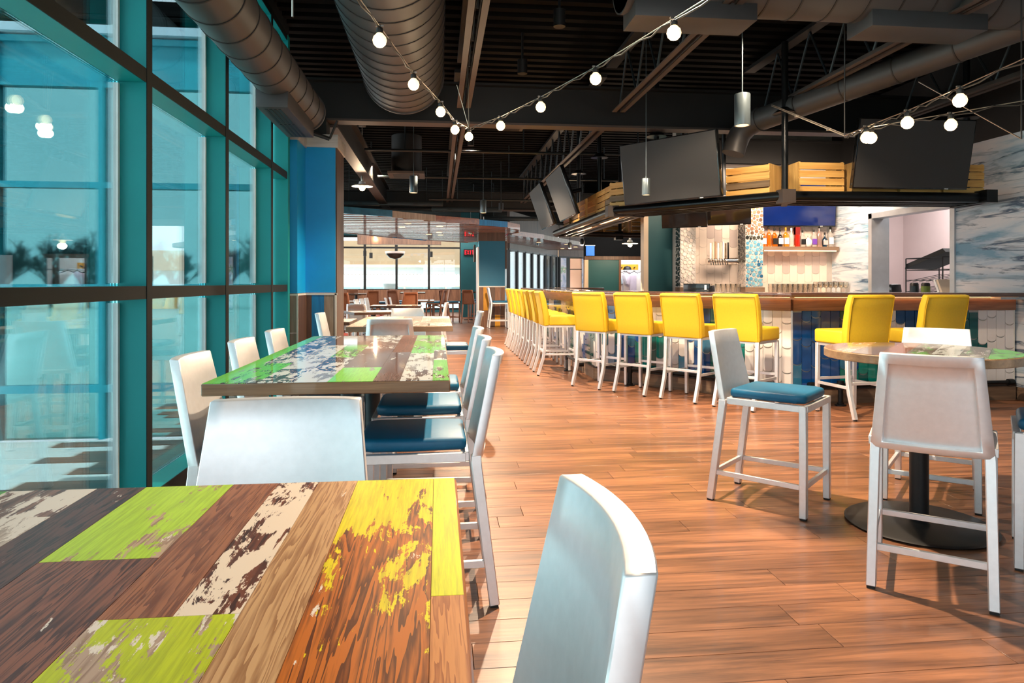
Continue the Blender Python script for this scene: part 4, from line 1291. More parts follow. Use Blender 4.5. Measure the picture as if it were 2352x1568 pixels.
MB().box(-.55, .6, -1.4, 1.4, 1.0, 1.04).build('counter_top', MT['inox'], kc)
MB().box(-.5, .55, -1.35, 1.35, 0, 1.0).build('counter_body', MT['inox'], kc)
rk = thing('wire_rack', 'black wire rack with a slanted tray in the kitchen pass-through', 'rack', (6.75, 8.55, 1.04))
pts = [(-.25, -.35), (.25, -.35), (.25, .35), (-.25, .35)]
for x, y in pts:
    MB().tube([(x, y, 0), (x, y, .5 if y < 0 else .5)], .008, 6).build('upright', MT['black'], rk)
for z in (.04, .2, .34, .5):
    MB().tube([(*pts[0], z), (*pts[1], z), (*pts[2], z), (*pts[3], z), (*pts[0], z)], .006, 6).build('hoop', MT['black'], rk)
for z in (.04, .18):
    for k in range(6):
        MB().tube([(-.25 + k * .1, -.35, z + .1), (-.25 + k * .1, .35, z)], .004, 5).build('shelf_wire', MT['black'], rk)
MB().prism([(-.4, .0), (.4, .0), (.36, .06), (-.36, .06)], -.24, .24, (0, 0, .46), (0, -.97, .26), (0, .26, .97), (1, 0, 0)).build('tray', MT['rubber'], rk)
pr_ = thing('receipt_printer', 'small black printer at the left of the kitchen pass-through', 'printer', (6.8, 9.5, 1.04))
MB().prism([(0, 0), (.2, 0), (.16, .14), (.03, .14)], -.08, .08, (0, 0, 0), (0, 1, 0), (0, 0, 1), (1, 0, 0)).build('printer_body', MT['tv_case'], pr_, bevel=.006)
MB().box(-.05, .05, .05, .14, .141, .146).build('paper_slot', MT['white'], pr_)
for y, mm, lab in ((8.33, None, 'small black canister before the wire rack, left one'), (8.12, 1, 'small black canister with green label before the wire rack')):
    t = thing('canister', lab, 'canister', (6.2, y, 1.04), 0, 'canisters in the pass-through')
    MB().lathe([(.05, 0), (.052, .15), (.04, .165), (0, .165)], 16).build('can_body', MT['black'], t, smooth=True)
    MB().lathe([(.0535, .03), (.0535, .12)], 16).build('can_label', MT['green_plank'] if mm else MT['base_metal'], t, smooth=True)
pl_ = thing('napkin_stack', 'leaning stack of white trays at the right of the pass-through', 'trays', (6.15, 7.68, 1.04))
MB().bar((0, 0, 0), (0, .10, .2), .2, .03).build('tray_one', MT['white'], pl_)
MB().bar((0, -.05, 0), (0, .05, .2), .2, .03).build('tray_two', MT['cream'], pl_)

# ------------------------------------------------------------------ shop corner behind the bar
wsw = MB().box(4.2, 9.0, 17.2, 17.3, 0, 1.86).build('wall_back_2', MT['white'])
MB().box(3.72, 9.0, 17.18, 17.3, 1.86, ZC).build('upper_wall', MT['deck'], wsw)
tag(wsw, kind='structure')
bp_ = thing('blue_banner', 'bright blue banner on the dark wall above the teal partition', 'banner', (3.86, 17.14, 1.9))
MB().box(-.11, .11, 0, .04, 0, .26).build('banner_cloth', MT['banner'], bp_)
MB().tube([(-.13, .02, .26), (.13, .02, .26)], .012, 8).build('banner_rod', MT['alu'], bp_)
pt = thing('teal_partition', 'low dark teal partition wall with brown cap beyond the bar', 'partition', (3.25, 15.0, 0))
MB().box(.08, .78, 0, .1, 0, 1.72).build('panel', MT['teal_dark'], pt)
MB().box(.0, 2.2, -.03, .13, 1.72, 1.80).build('cap_board', MT['wall_plank_dark'], pt)
MB().box(.78, .83, -.02, .12, 0, 1.72).build('post', MT['wall_plank'], pt)
MB().box(1.38, 1.45, -.02, .12, 0, 1.72).build('post', MT['wall_plank_dark'], pt)
MB().box(0, .08, -.02, .12, 0, 1.72).build('post', MT['cream'], pt)
MB().box(1.62, 2.2, -.04, .12, 0, 2.4).build('end_panel', MT['teal_dark'], pt)
cb = thing('grey_cabinet', 'narrow grey cabinet at the left of the teal partition', 'cabinet', (3.05, 15.3, 0))
MB().box(-.12, .16, -.2, .2, 0, 1.78).build('cabinet_body', MT['base_metal'], cb)
MB().box(-.11, .15, -.215, -.2, .05, 1.5).build('door', MT['kitchen'], cb)
MB().box(-.11, .15, -.215, -.2, 1.52, 1.75).build('top_flap', MT['kitchen'], cb)
hr = thing('hat_rail', 'pale wood peg rail above the hanging shirts', 'rail', (4.42, 16.3, 1.52))
MB().box(-.4, .45, 0, .05, -.02, .14).build('rail_board', MT['yellow_plank'], hr)
for k in range(5):
    MB().tube([(-.3 + k * .16, 0, .05), (-.3 + k * .16, -.1, .07)], .014, 6).build('peg', MT['black'], hr)
rr_ = thing('clothes_rail', 'metal clothes rail with hanging shirts in the shop corner', 'rail', (4.4, 15.9, 0))
MB().tube([(-.45, 0, 1.5), (.95, 0, 1.5)], .014, 8).build('cross_bar', MT['inox'], rr_)
for x in (-.45, .95):
    MB().tube([(x, 0, 0), (x, 0, 1.5)], .014, 8).build('upright', MT['inox'], rr_)
SHC = [('white_shirt_cotton', (238, 236, 242)), ('pale_blue_shirt_cotton', (176, 206, 226)), ('grey_shirt_cotton', (190, 190, 204)), ('white_shirt_cotton_b', (244, 240, 244)),
       ('pink_shirt_cotton', (236, 150, 176)), ('teal_shirt_cotton', (20, 120, 140)), ('lilac_shirt_cotton', (214, 204, 228)), ('white_shirt_cotton_c', (240, 240, 246)), ('violet_white_shirt_cotton', (224, 220, 236))]
ST = ['white shirt hanging at the left of the shop rail', 'pale blue shirt hanging second on the shop rail', 'grey shirt hanging third on the shop rail', 'white shirt with pink sleeves in the middle of the rail', 'pink shirt hanging behind the middle shirt',
      'dark teal shirt hanging low in the shop', 'lilac shirt right of the middle of the rail', 'white long shirt at the right of the shop corner', 'pale violet shirt at the far right of the shop rail']
for k, ((nm, c), lab) in enumerate(zip(SHC, ST)):
    x = 4.05 + [0.0, .1, .2, .34, .42, .5, .56, .74, .86][k]
    z = 1.5 if k != 5 else 1.28
    t = thing('hanging_shirt', lab, 'shirt', (x, 15.9 + (.05 if k in (4, 5) else -.02 * k), z), R.uniform(-.5, .5), 'shirts on the shop rail')
    pl = [(-.05, -.05), (.05, -.05), (.2, -.1), (.27, -.32), (.19, -.34), (.16, -.22), (.17, -.66), (-.17, -.66), (-.16, -.22), (-.19, -.34), (-.27, -.32), (-.2, -.1)]
    MB().prism([(a * .8, b) for a, b in pl], -.02, .02, (0, 0, 0), (1, 0, 0), (0, 0, 1), (0, 1, 0)).build('shirt_body', plain(nm, c, .8, bump=.1), t, bevel=.008)
    MB().tube([(-.14, 0, -.08), (0, 0, -.02), (.14, 0, -.08)], .008, 6).tube([(0, 0, -.02), (0, 0, .02)], .005, 6).build('hanger', MT['black'], t)
cp = thing('baseball_cap', 'dark cap with a white front hanging on the peg rail', 'cap', (4.55, 16.15, 1.5))
MB().lathe([(.10, 0), (.10, .05), (.07, .1), (0, .12)], 16).build('crown', MT['black'], cp, smooth=True)
MB().box(-.08, .08, -.2, -.06, 0, .015).build('peak', MT['white'], cp, bevel=.004)
# ------------------------------------------------------------------ chairs
def back_shell(z0, z1, y0, y1, w0, w1, th, sag, rec):
    """curved metal back: smooth towards the sitter, framed recess behind"""
    m = MB()
    nx, nz = 10, 5
    def P(u, v, t):
        w = w0 + (w1 - w0) * v
        y = y0 + (y1 - y0) * v - sag * (1 - u * u) - t
        return (u * w, y, z0 + (z1 - z0) * v)
    def grid(f, us, vs):
        o = []
        for v in vs:
            for u in us:
                o.append(f(u, v))
        n = len(us)
        fs = []
        for j in range(len(vs) - 1):
            for i in range(n - 1):
                a = j * n + i
                fs.append((a, a + 1, a + n + 1, a + n))
        m.add(o, fs)
    us = [-1 + 2 * i / nx for i in range(nx + 1)]
    vs = [j / nz for j in range(nz + 1)]
    grid(lambda u, v: P(u, v, 0), us, vs)
    ub, vb0, vb1 = .80, .07, .89
    ui = [-ub + 2 * ub * i / nx for i in range(nx + 1)]
    vi = [vb0 + (vb1 - vb0) * j / nz for j in range(nz + 1)]
    grid(lambda u, v: P(u, v, th - rec), ui, vi)
    def ring(f1, f2):
        # border between two rectangles, walked round
        loop1 = [(u, 0) for u in us] + [(1, v) for v in vs[1:]] + [(u, 1) for u in reversed(us[:-1])] + [(-1, v) for v in reversed(vs[1:-1])]
        loop2 = [(u, vb0) for u in ui] + [(ub, v) for v in vi[1:]] + [(u, vb1) for u in reversed(ui[:-1])] + [(-ub, v) for v in reversed(vi[1:-1])]
        return loop1, loop2
    l1, l2 = ring(0, 0)
    def strip(A_, ta, B_, tb):
        n = len(A_)
        o = [P(u, v, ta) for u, v in A_] + [P(u, v, tb) for u, v in B_]
        m.add(o, [(i, (i + 1) % n, n + (i + 1) % n, n + i) for i in range(n)])
    strip(l1, 0, l1, th)
    strip(l1, th, l2, th)
    strip(l2, th, l2, th - rec)
    return m
def make_chair(name, cat, metal, seat_m, sz=.575, bz=.93, rung=.16):
    """counter-height metal chair, facing local +Y"""
    t = thing(name, '', cat)
    metal, seat_m = MT[metal], MT[seat_m]
    hw = .205
    back_shell(sz - .03, bz, -.205, -.285, .207, .168, .034, .026, .022).build('backrest', metal, t, bevel=.0025, seg=1, weld=True)
    pl = [(-.205, -.185), (.205, -.185), (.215, .215), (-.215, .215)]
    MB().prism([(-.185, -.19), (.185, -.19), (.2, .0), (.2, .16), (.17, .21), (-.17, .21), (-.2, .16), (-.2, .0)], sz + .002, sz + .052).build('seat', seat_m, t, bevel=.02, seg=3)
    rail = MB()
    for a, b in zip(pl, pl[1:] + pl[:1]):
        rail.bar((*a, sz - .015), (*b, sz - .015), .026, .034)
    rail.build('seat_rail', metal, t, bevel=.002, seg=1)
    for s in (-1, 1):
        l = MB().sweep([(s * .212, .205, sz), (s * .216, .207, .008)], .036, .036, (1, 0, 0)).build('leg', metal, t, bevel=.003, seg=1)
        MB().cbox((s * .216, .207, .005), (.03, .03, .01)).build('foot_cap', MT['rubber'], l)
        l = MB().sweep([(s * .1885, -.224, sz - .012), (s * .1905, -.226, sz - .05), (s * .199, -.292, .008)], .036, .038, (1, 0, 0)).build('leg', metal, t, bevel=.003, seg=1)
        MB().cbox((s * .199, -.291, .005), (.03, .03, .01)).build('foot_cap', MT['rubber'], l)
        yr = -.292 + .08 * rung / sz
        MB().bar((s * .198, yr, rung), (s * .213, .206, rung), .018, .026).build('stretcher', metal, t, bevel=.0015, seg=1)
    MB().bar((-.19, -.272, rung), (.19, -.272, rung), .018, .026).build('stretcher', metal, t, bevel=.0015, seg=1)
    MB().bar((-.205, .206, rung), (.205, .206, rung), .018, .026).build('stretcher', metal, t, bevel=.0015, seg=1)
    return t
chr_, used_c = make_chair('counter_chair', 'chair', 'alu', 'teal_vinyl'), []
G2 = 'aluminium chairs at the green and brown table'
XT2 = -.365
for loc, f, lab, g in [
    # chair proto first: foreground
    ((-.115, .785, 0), (-1, 0), 'aluminium chair in the right foreground, its curved back cut off by the frame', 'aluminium chairs at the nearest table'),
    ((XT2 + .015, 1.335, 0), (0, -1), 'aluminium chair whose pale smooth back rises behind the nearest table', 'aluminium chairs at the nearest table'),
    ((-.625, 2.69, 0), (1, 0), 'aluminium chair on the window side of the second table, nearest one', G2),
    ((-.635, 3.39, 0), (1, 0), 'aluminium chair on the window side of the second table, middle one', G2),
    ((-.635, 4.06, 0), (1, 0), 'aluminium chair on the window side of the second table, farthest one', G2),
    ((-.085, 2.73, 0), (-1, 0), 'aluminium chair with teal seat on the aisle side of the second table, nearest one', G2),
    ((-.080, 3.42, 0), (-1, 0), 'aluminium chair with teal seat on the aisle side of the second table, middle one', G2),
    ((-.070, 4.14, 0), (-1, 0), 'aluminium chair with teal seat on the aisle side of the second table, farthest one', G2),
    ((-.365, 5.52, 0), (0, 1), 'aluminium chair with framed back at the near end of the third table', 'aluminium chairs at the third table'),
    ((-.33, 7.14, 0), (0, -1), 'bright aluminium chair facing the camera at the far end of the third table', 'aluminium chairs at the third table'),
    ((-.76, 6.32, 0), (1, 0), 'aluminium chair on the window side of the third table, before the blue column', 'aluminium chairs at the third table'),
    ((.09, 6.52, 0), (-1, 0), 'aluminium chair with teal seat on the aisle side of the third table', 'aluminium chairs at the third table'),
    ((1.848, 3.58, 0), (.702, -.712), 'aluminium chair standing free at the left of the round table', 'aluminium chairs at the round table'),
    ((2.037, 2.63, 0), (.629, .777), 'aluminium chair with its framed back to the camera at the round table', 'aluminium chairs at the round table'),
    ((2.76, 3.56, 0), (-.66, -.75), 'aluminium chair behind the round table, only its back showing over the top', 'aluminium chairs at the round table'),
    ((2.715, 2.64, 0), (-.75, .66), 'aluminium chair with teal seat cut by the right edge of the frame', 'aluminium chairs at the round table')]:
    place(chr_, used_c, loc, face_rot(*f), lab, g)
# far dining chairs
chd, used_d = make_chair('dining_chair', 'chair', 'alu', 'red_vinyl', .44, .84, .14), []
for loc, f, lab in [((-1.5, 9.75, 0), (.25, 1), 'silver dining chair with framed back just right of the blue column'), ((-1.35, 12.3, 0), (.2, -1 * -1), 'silver dining chair with framed back behind the turned table'),
                    ((-.15, 12.9, 0), (-1, .12), 'silver dining chair with red seat seen from the side in the far room'), ((-1.52, 15.4, 0), (1, -.1), 'silver dining chair edge-on in the far room, nearest of three'),
                    ((-1.48, 16.1, 0), (1, -.1), 'silver dining chair edge-on in the far room, middle of three'), ((-1.44, 16.8, 0), (1, -.1), 'silver dining chair edge-on in the far room, farthest of three'),
                    ((-.98, 16.9, 0), (1, .1), 'silver dining chair beside the purple-grey far table, nearer one'), ((-.92, 17.6, 0), (1, .1), 'silver dining chair beside the purple-grey far table, farther one')]:
    place(chd, used_d, loc, face_rot(*f), lab, 'silver dining chairs in the far room')
cbn, used_b = make_chair('wooden_chair', 'chair', 'brown_metal', 'teal_vinyl', .60, 1.0, .16), []
for loc, f, lab in [((.36, 21.05, 0), (1, .5), 'brown bar chair by the teal pillar, front left one'), ((1.0, 20.55, 0), (.5, .9), 'brown bar chair by the teal pillar, front right one'), ((1.25, 23.0, 0), (-1, -.2), 'brown bar chair behind the small table by the pillar'),
                    ((-3.5, 19.6, 0), (1, .1), 'brown chair at the left dark far table, leftmost'), ((-3.2, 21.6, 0), (.3, -1), 'brown chair behind the left dark far table, left one'), ((-2.7, 21.7, 0), (0, -1), 'brown chair behind the left dark far table, right one'),
                    ((-1.9, 18.9, 0), (-.6, 1), 'brown chair with its dark back to us right of the left dark table'), ((-1.55, 20.4, 0), (-1, .1), 'brown chair seen edge-on right of the left dark table'), ((-1.62, 20.9, 0), (-.9, -.2), 'brown chair farthest right of the left dark table'),
                    ((-1.15, 19.8, 0), (.6, 1), 'brown chair with its back to us left of the middle dark table'), ((-1.2, 21.9, 0), (.8, -.4), 'brown chair behind the middle dark table'), ((-.1, 20.6, 0), (-1, .3), 'brown chair right of the middle dark table, left one'),
                    ((.05, 21.4, 0), (-1, -.1), 'brown chair right of the middle dark table, right one'), ((-.75, 15.6, 0), (-.5, 1), 'brown chair with low back behind the long pale far table'), ((-2.0, 15.0, 0), (.2, 1), 'brown chair with its back to us at the purple-grey left table')]:
    place(cbn, used_b, loc, face_rot(*f), lab, 'brown chairs in the far room')
# thin silver stool beside the pillar
chs, used_s = make_chair('bar_height_chair', 'chair', 'alu', 'teal_vinyl', .68, 1.08, .2), []
place(chs, used_s, (1.62, 18.25, 0), face_rot(1, .05), 'tall silver chair seen from the side before the teal pillar')

# ------------------------------------------------------------------ yellow bar stools
def make_stool():
    t = thing('bar_stool', '', 'bar stool')
    sz = .775
    bk = MB()
    pts = [(-.215, sz - .135), (-.225, sz + .0), (-.262, sz + .21), (-.285, 1.09)]
    th = [.07, .075, .07, .055]
    W = [.225, .228, .232, .226]
    vs, fs = [], []
    for (y, z), a, w in zip(pts, th, W):
        vs += [(-w, y - .0, z), (w, y, z), (w, y + a, z + .012), (-w, y + a, z + .012)]
    for i in range(len(pts) - 1):
        for k in range(4):
            fs.append((4 * i + k, 4 * i + (k + 1) % 4, 4 * i + 4 + (k + 1) % 4, 4 * i + 4 + k))
    fs += [(3, 2, 1, 0), tuple(4 * (len(pts) - 1) + k for k in range(4))]
    bk.add(vs, fs)
    b = bk.build('backrest', MT['yellow'], t, bevel=.014, seg=3)
    pm = MB()
    for s in (-1, 1):
        pm.tube([(s * (w - .016), y - .002, z) for (y, z), w in zip([(-.217, sz - .12), (-.2265, sz), (-.2635, sz + .21), (-.284, 1.072)], W)], .0035, 5)
    pm.tube([(-.21, -.284, 1.072), (.21, -.284, 1.072)], .0035, 5)
    pm.build('piping', MT['yellow_seam'], b, smooth=True)
    MB().prism([(-.222, -.15), (.222, -.15), (.226, .2), (.205, .232), (-.205, .232), (-.226, .2)], sz - .125, sz).build('seat', MT['yellow'], t, bevel=.028, seg=4)
    MB().box(-.205, .205, -.2, .2, sz - .15, sz - .12).build('seat_frame', MT['alu'], t)
    for s in (-1, 1):
        l = MB().sweep([(s * .20, .195, sz - .13), (s * .2, .2, .01)], .034, .034, (1, 0, 0)).build('leg', MT['alu'], t, bevel=.003, seg=1)
        MB().lathe([(.014, 0), (.014, .014)], 10, (s * .2, .2, 0)).build('foot_cap', MT['rubber'], l)
        l = MB().sweep([(s * .20, -.195, sz - .13), (s * .2, -.205, .34), (s * .2, -.225, .22), (s * .2, -.292, .01)], .034, .036, (1, 0, 0)).build('leg', MT['alu'], t, bevel=.003, seg=1)
        MB().lathe([(.014, 0), (.014, .014)], 10, (s * .2, -.29, 0)).build('foot_cap', MT['rubber'], l)
        MB().bar((s * .2, -.215, .275), (s * .2, .2, .275), .016, .026).build('stretcher', MT['alu'], t, bevel=.0015, seg=1)
    MB().bar((-.19, -.205, .31), (.19, -.205, .31), .016, .026).build('stretcher', MT['alu'], t, bevel=.0015, seg=1)
    MB().bar((-.19, .199, .31), (.19, .199, .31), .016, .026).build('stretcher', MT['alu'], t, bevel=.0015, seg=1)
    return t
stl, used_t = make_stool(), []
ORD = ['nearest', 'second', 'third', 'fourth', 'fifth', 'sixth', 'farthest']
for k in range(7):
    place(stl, used_t, (1.575, 8.97 + .67 * k, 0), face_rot(1, .0) + R.uniform(-.03, .03), 'yellow bar stool in the receding row, %s from the bar corner' % ORD[k] if k else 'yellow bar stool in the receding row, nearest to the bar corner', 'yellow stools along the long bar side')
for k, o_ in enumerate(('leftmost', 'second from left', 'third from left', 'rightmost')):
    place(stl, used_t, (1.906 + .368 * k, 7.85 - .485 * k, 0), face_rot(.794, .609), 'yellow bar stool seen from behind on the angled bar side, %s' % o_, 'yellow stools along the angled bar side')
place(stl, used_t, (3.76, 5.89, 0), face_rot(-.13, 1), 'yellow bar stool left of the round table top, seat turned left', 'yellow stools at the right bar end')
place(stl, used_t, (4.46, 5.87, 0), face_rot(-.10, 1), 'yellow bar stool farthest right, behind the round table', 'yellow stools at the right bar end')

# ------------------------------------------------------------------ tables
TZ = .87
BD = {
 'orange': board('orange_brown_board_yellow_paint', (206, 112, 34), (100, 44, 10), (250, 226, 8), .52, .16, grad=(.84, .42), gloss=.26, coat=.5),
 'strip_y': board('yellow_painted_strip_board', (214, 140, 74), (170, 96, 44), (240, 238, 10), .95, 0, grad=(.72, 2.0), gloss=.26, coat=.5),
 'strip_o': board('light_orange_strip_board', (216, 140, 78), (168, 92, 44), gloss=.26, coat=.5),
 'tan': board('light_tan_oak_board', (214, 166, 116), (166, 116, 74), None, 0, .10, gloss=.26, coat=.5),
 'dark_w': board('dark_brown_board_white_wear', (124, 66, 42), (72, 34, 22), None, 0, .52, (250, 226, 200), gloss=.26, coat=.5),
 'mid': board('mid_brown_board', (172, 108, 72), (124, 70, 46), None, 0, .05, gloss=.26, coat=.5),
 'lime_w': board('pale_board_lime_paint', (196, 164, 140), (160, 126, 104), (206, 216, 30), .58, .5, gloss=.26, coat=.5),
 'lime': board('lime_painted_board', (206, 170, 140), (170, 130, 104), (200, 232, 50), .74, .1, gloss=.26, coat=.5),
 'grainy': board('brown_board_wide_grain', (150, 92, 68), (84, 48, 40), None, 0, .16, gloss=.26, coat=.5),
 'dusk': board('dusky_brown_board', (112, 72, 60), (66, 42, 40), None, 0, .12, gloss=.26, coat=.5),
 'pale_w': board('brown_board_white_wear', (150, 108, 92), (96, 66, 58), None, 0, .55, gloss=.26, coat=.5),
 'wash': board('whitewashed_board', (206, 184, 166), (172, 148, 130), None, 0, .5, gloss=.26, coat=.5),
 'green': board('dark_board_green_paint', (92, 70, 60), (52, 38, 36), (110, 214, 66), .62, .35, (214, 224, 220)),
 'green_full': board('green_painted_board', (150, 160, 140), (110, 120, 104), (124, 226, 74), .9, .1),
 'dark': board('dark_chocolate_board', (100, 68, 58), (58, 38, 36), None, 0, .12, (210, 216, 214)),
 'grey': board('grey_washed_board', (150, 150, 144), (112, 112, 108), None, 0, .62, (212, 220, 218)),
 'dark_white': board('dark_board_white_flakes', (84, 62, 56), (46, 34, 34), None, 0, .5, (214, 222, 222)),
 'round_a': board('round_top_brown_board', (176, 120, 82), (112, 70, 48), None, 0, .12),
 'round_b': board('round_top_light_board', (206, 158, 116), (160, 112, 78), None, 0, .3),
 'round_c': board('round_top_dark_board', (120, 82, 62), (74, 50, 40), None, 0, .15),
 'round_d': board('round_top_grey_board', (132, 122, 112), (90, 80, 74), (110, 190, 80), .3, .35, (200, 204, 200)),
 'warm': board('warm_pale_board', (222, 190, 158), (190, 150, 116), None, 0, .4),
}
def table_top(t, x0, x1, y0, y1, boards, edge='table_edge', z=TZ):
    tp_ = MB().box(x0, x1, y0, y1, z - .042, z - .0015).build('tabletop', MT[edge], t, bevel=.003, seg=1)
    for a, b, c, d, k in boards:
        MB().box(a + .0004, b - .0004, c + .0004, d - .0004, z - .0015, z).build('board', BD[k], tp_)
    return tp_
def random_boards(x0, x1, y0, y1, keys, rg, wmin=.07, wmax=.15):
    out = []
    x = x0 + .004
    while x < x1 - .01:
        w = rg.uniform(wmin, wmax)
        if x1 - .004 - (x + w) < .06:
            w = x1 - .004 - x
        y = y0 + .004
        while y < y1 - .01:
            L = rg.uniform(.3, .9)
            if y1 - .004 - (y + L) < .2:
                L = y1 - .004 - y
            out.append((x, x + w, y, y + L, rg.choice(keys)))
            y += L
        x += w
    return out
# nearest table: boards laid out as in the photograph
t1 = thing('dining_table', 'nearest table, brown boards with yellow and lime paint, filling the lower left', 'table')
x0, x1, y0, y1 = -.79, .03, -.85, 1.165
bs = [(-.008, x1 - .003, .725, y1 - .003, 'strip_y'), (-.008, x1 - .003, y0 + .003, .725, 'strip_o'),
      (-.134, -.008, y0 + .003, y1 - .003, 'orange'), (-.197, -.134, y0 + .003, y1 - .003, 'tan'),
      (-.262, -.197, .708, y1 - .003, 'dark_w'), (-.334, -.262, .708, y1 - .003, 'mid'), (-.334, -.197, .1, .708, 'lime_w'), (-.334, -.197, y0 + .003, .1, 'mid'),
      (-.470, -.334, .862, y1 - .003, 'lime'), (-.470, -.334, .25, .862, 'grainy'), (-.470, -.334, y0 + .003, .25, 'pale_w'),
      (-.545, -.470, .2, y1 - .003, 'dusk'), (-.545, -.470, y0 + .003, .2, 'mid'),
      (-.680, -.545, 1.03, y1 - .003, 'pale_w'), (-.680, -.545, .4, 1.03, 'wash'), (-.680, -.545, y0 + .003, .4, 'grainy'),
      (x0 + .003, -.680, .5, y1 - .003, 'green_full'), (x0 + .003, -.680, y0 + .003, .5, 'dusk')]
table_top(t1, x0, x1, y0, y1, bs, 'table_edge_orange')
def pedestal(t, x, y, z=TZ, r=.043, foot=.3, round_=False):
    MB().tube([(x, y, .02), (x, y, z - .05)], r, 20).build('post', MT['base_metal'], t, smooth=True)
    if round_:
        MB().lathe([(foot, .004), (foot, .012), (foot * .92, .022), (.08, .032), (0, .034)], 40, (x, y, 0)).build('base_disc', MT['black'], t, smooth=True)
        MB().lathe([(.02, 0), (.02, .006)], 8, (x + .1, y - foot * .8, 0)).build('glide', MT['rubber'], t)
    else:
        MB().box(x - foot, x + foot, y - .045, y + .045, .003, .026).build('base_foot', MT['black'], t, bevel=.004)
    MB().box(x - .15, x + .15, y - .05, y + .05, z - .056, z - .043).build('mount_plate', MT['black'], t)
for y in (-.5, .8):
    pedestal(t1, -.38, y)
rg = random.Random(5)
t2 = thing('dining_table', 'second table, glossy boards with green paint and white flakes, by the windows', 'table')
X0, X1, Y0, Y1 = -.775, .04, 2.335, 4.36
b2 = [(X0 + .003, -.715, Y0 + .003, Y1 - .003, 'green_full'), (-.715, -.60, Y0 + .003, 2.9, 'green'), (-.715, -.60, 2.9, Y1 - .003, 'dark_white'),
      (-.60, -.48, Y0 + .003, 2.7, 'dark_white'), (-.60, -.48, 2.7, 3.7, 'grey'), (-.60, -.48, 3.7, Y1 - .003, 'dark'),
      (-.48, -.37, Y0 + .003, 2.62, 'grey'), (-.48, -.37, 2.62, 3.1, 'dark_white'), (-.48, -.37, 3.1, 3.7, 'green'), (-.48, -.37, 3.7, Y1 - .003, 'dark'),
      (-.37, -.22, Y0 + .003, 2.72, 'green_full'), (-.37, -.22, 2.72, 3.5, 'dark'), (-.37, -.22, 3.5, Y1 - .003, 'dark_white'),
      (-.22, -.13, Y0 + .003, 3.3, 'dark'), (-.22, -.13, 3.3, Y1 - .003, 'dusk'),
      (-.13, -.02, Y0 + .003, 2.62, 'dark_white'), (-.13, -.02, 2.62, 3.25, 'grey'), (-.13, -.02, 3.25, Y1 - .003, 'green'),
      (-.02, X1 - .003, Y0 + .003, 2.95, 'green'), (-.02, X1 - .003, 2.95, 3.4, 'dark_white'), (-.02, X1 - .003, 3.4, Y1 - .003, 'green')]
table_top(t2, X0, X1, Y0, Y1, b2)
for y in (2.92, 3.85):
    pedestal(t2, -.365, y)
t3 = thing('dining_table', 'third table, bright pale boards, beside the blue column', 'table')
table_top(t3, -.70, .11, 5.28, 6.85, random_boards(-.70, .11, 5.28, 6.85, ['warm', 'wash', 'lime_w', 'warm', 'pale_w', 'tan'], rg))
for y in (5.7, 6.4):
    pedestal(t3, -.33, y)
rt = thing('round_table', 'round wooden table on a black disc base at the right', 'table', (2.37, 3.15, 0))
RR = .43
top = MB().lathe([(RR - .004, TZ - .043), (RR, TZ - .04), (RR, TZ - .005), (RR - .004, TZ - .0015), (0, TZ - .0015)], 64).build('tabletop', MT['table_edge'], rt, smooth=True)
kk_ = ['round_a', 'round_b', 'round_c', 'round_a', 'round_d', 'grey', 'round_d', 'green']
xs_ = [-.43, -.33, -.24, -.13, -.03, .07, .18, .29, .43]
for i in range(8):
    a, b = xs_[i] + .0005, xs_[i + 1] - .0005
    n = 12
    pts_ = []
    for j in range(n + 1):
        x = max(-RR + .006, min(RR - .006, a + (b - a) * j / n))
        pts_.append((x, math.sqrt(max(0, (RR - .006) ** 2 - x * x))))
    poly = pts_ + [(x, -y) for x, y in reversed(pts_)]
    poly2 = []
    for p_ in poly:
        if not poly2 or (abs(p_[0] - poly2[-1][0]) + abs(p_[1] - poly2[-1][1])) > 1e-5:
            poly2.append(p_)
    if abs(poly2[0][0] - poly2[-1][0]) + abs(poly2[0][1] - poly2[-1][1]) < 1e-5:
        poly2.pop()
    o = MB().prism(poly2, TZ - .0015, TZ).build('board', BD[kk_[i]], top)
top.rotation_euler = (0, 0, -.75)
MB().tube([(0, 0, .02), (0, 0, TZ - .05)], .043, 24).build('post', MT['black'], rt, smooth=True)
MB().lathe([(.33, .006), (.335, .012), (.32, .02), (.09, .032), (0, .034)], 48).build('base_disc', MT['black'], rt, smooth=True)
MB().lathe([(.022, 0), (.022, .008)], 8, (-.02, -.26, 0)).build('glide', MT['rubber'], rt)
MB().lathe([(.10, TZ - .055), (.10, TZ - .043)], 20).build('mount_plate', MT['black'], rt)
# far tables
def far_table(x, y, w, l, z, rz, label, keys):
    t = thing('dining_table', label, 'table', (x, y, 0), rz, 'far dining tables')
    table_top(t, -w / 2, w / 2, -l / 2, l / 2, random_boards(-w / 2, w / 2, -l / 2, l / 2, keys, rg, .12, .3), 'wall_plank_dark', z)
    pedestal(t, 0, 0, z, .04, min(w, l) * .36)
W_ = ['warm', 'wash', 'wash']
far_table(-1.45, 8.45, .85, .75, .75, 0, 'far table just behind the blue column, white topped', W_)
far_table(-1.04, 11.15, .8, .8, .75, .35, 'far table turned at an angle, pale topped', W_)
far_table(-.85, 14.1, 1.0, .75, .75, 0, 'long pale far table behind the turned one', W_)
far_table(-.5, 18.2, .78, 1.1, .75, 0, 'purple-grey topped far table in the middle', ['grey', 'dark_white'])
far_table(-2.35, 17.2, .95, 1.2, .75, 0, 'purple-grey topped far table at left', ['grey', 'wash'])
far_table(-2.4, 20.4, .75, .8, .9, 0, 'dark high far table at left under the windows', ['dusk', 'dark'])
far_table(-.78, 21.2, .75, .8, .92, 0, 'dark high far table in the middle under the windows', ['dusk', 'dark'])
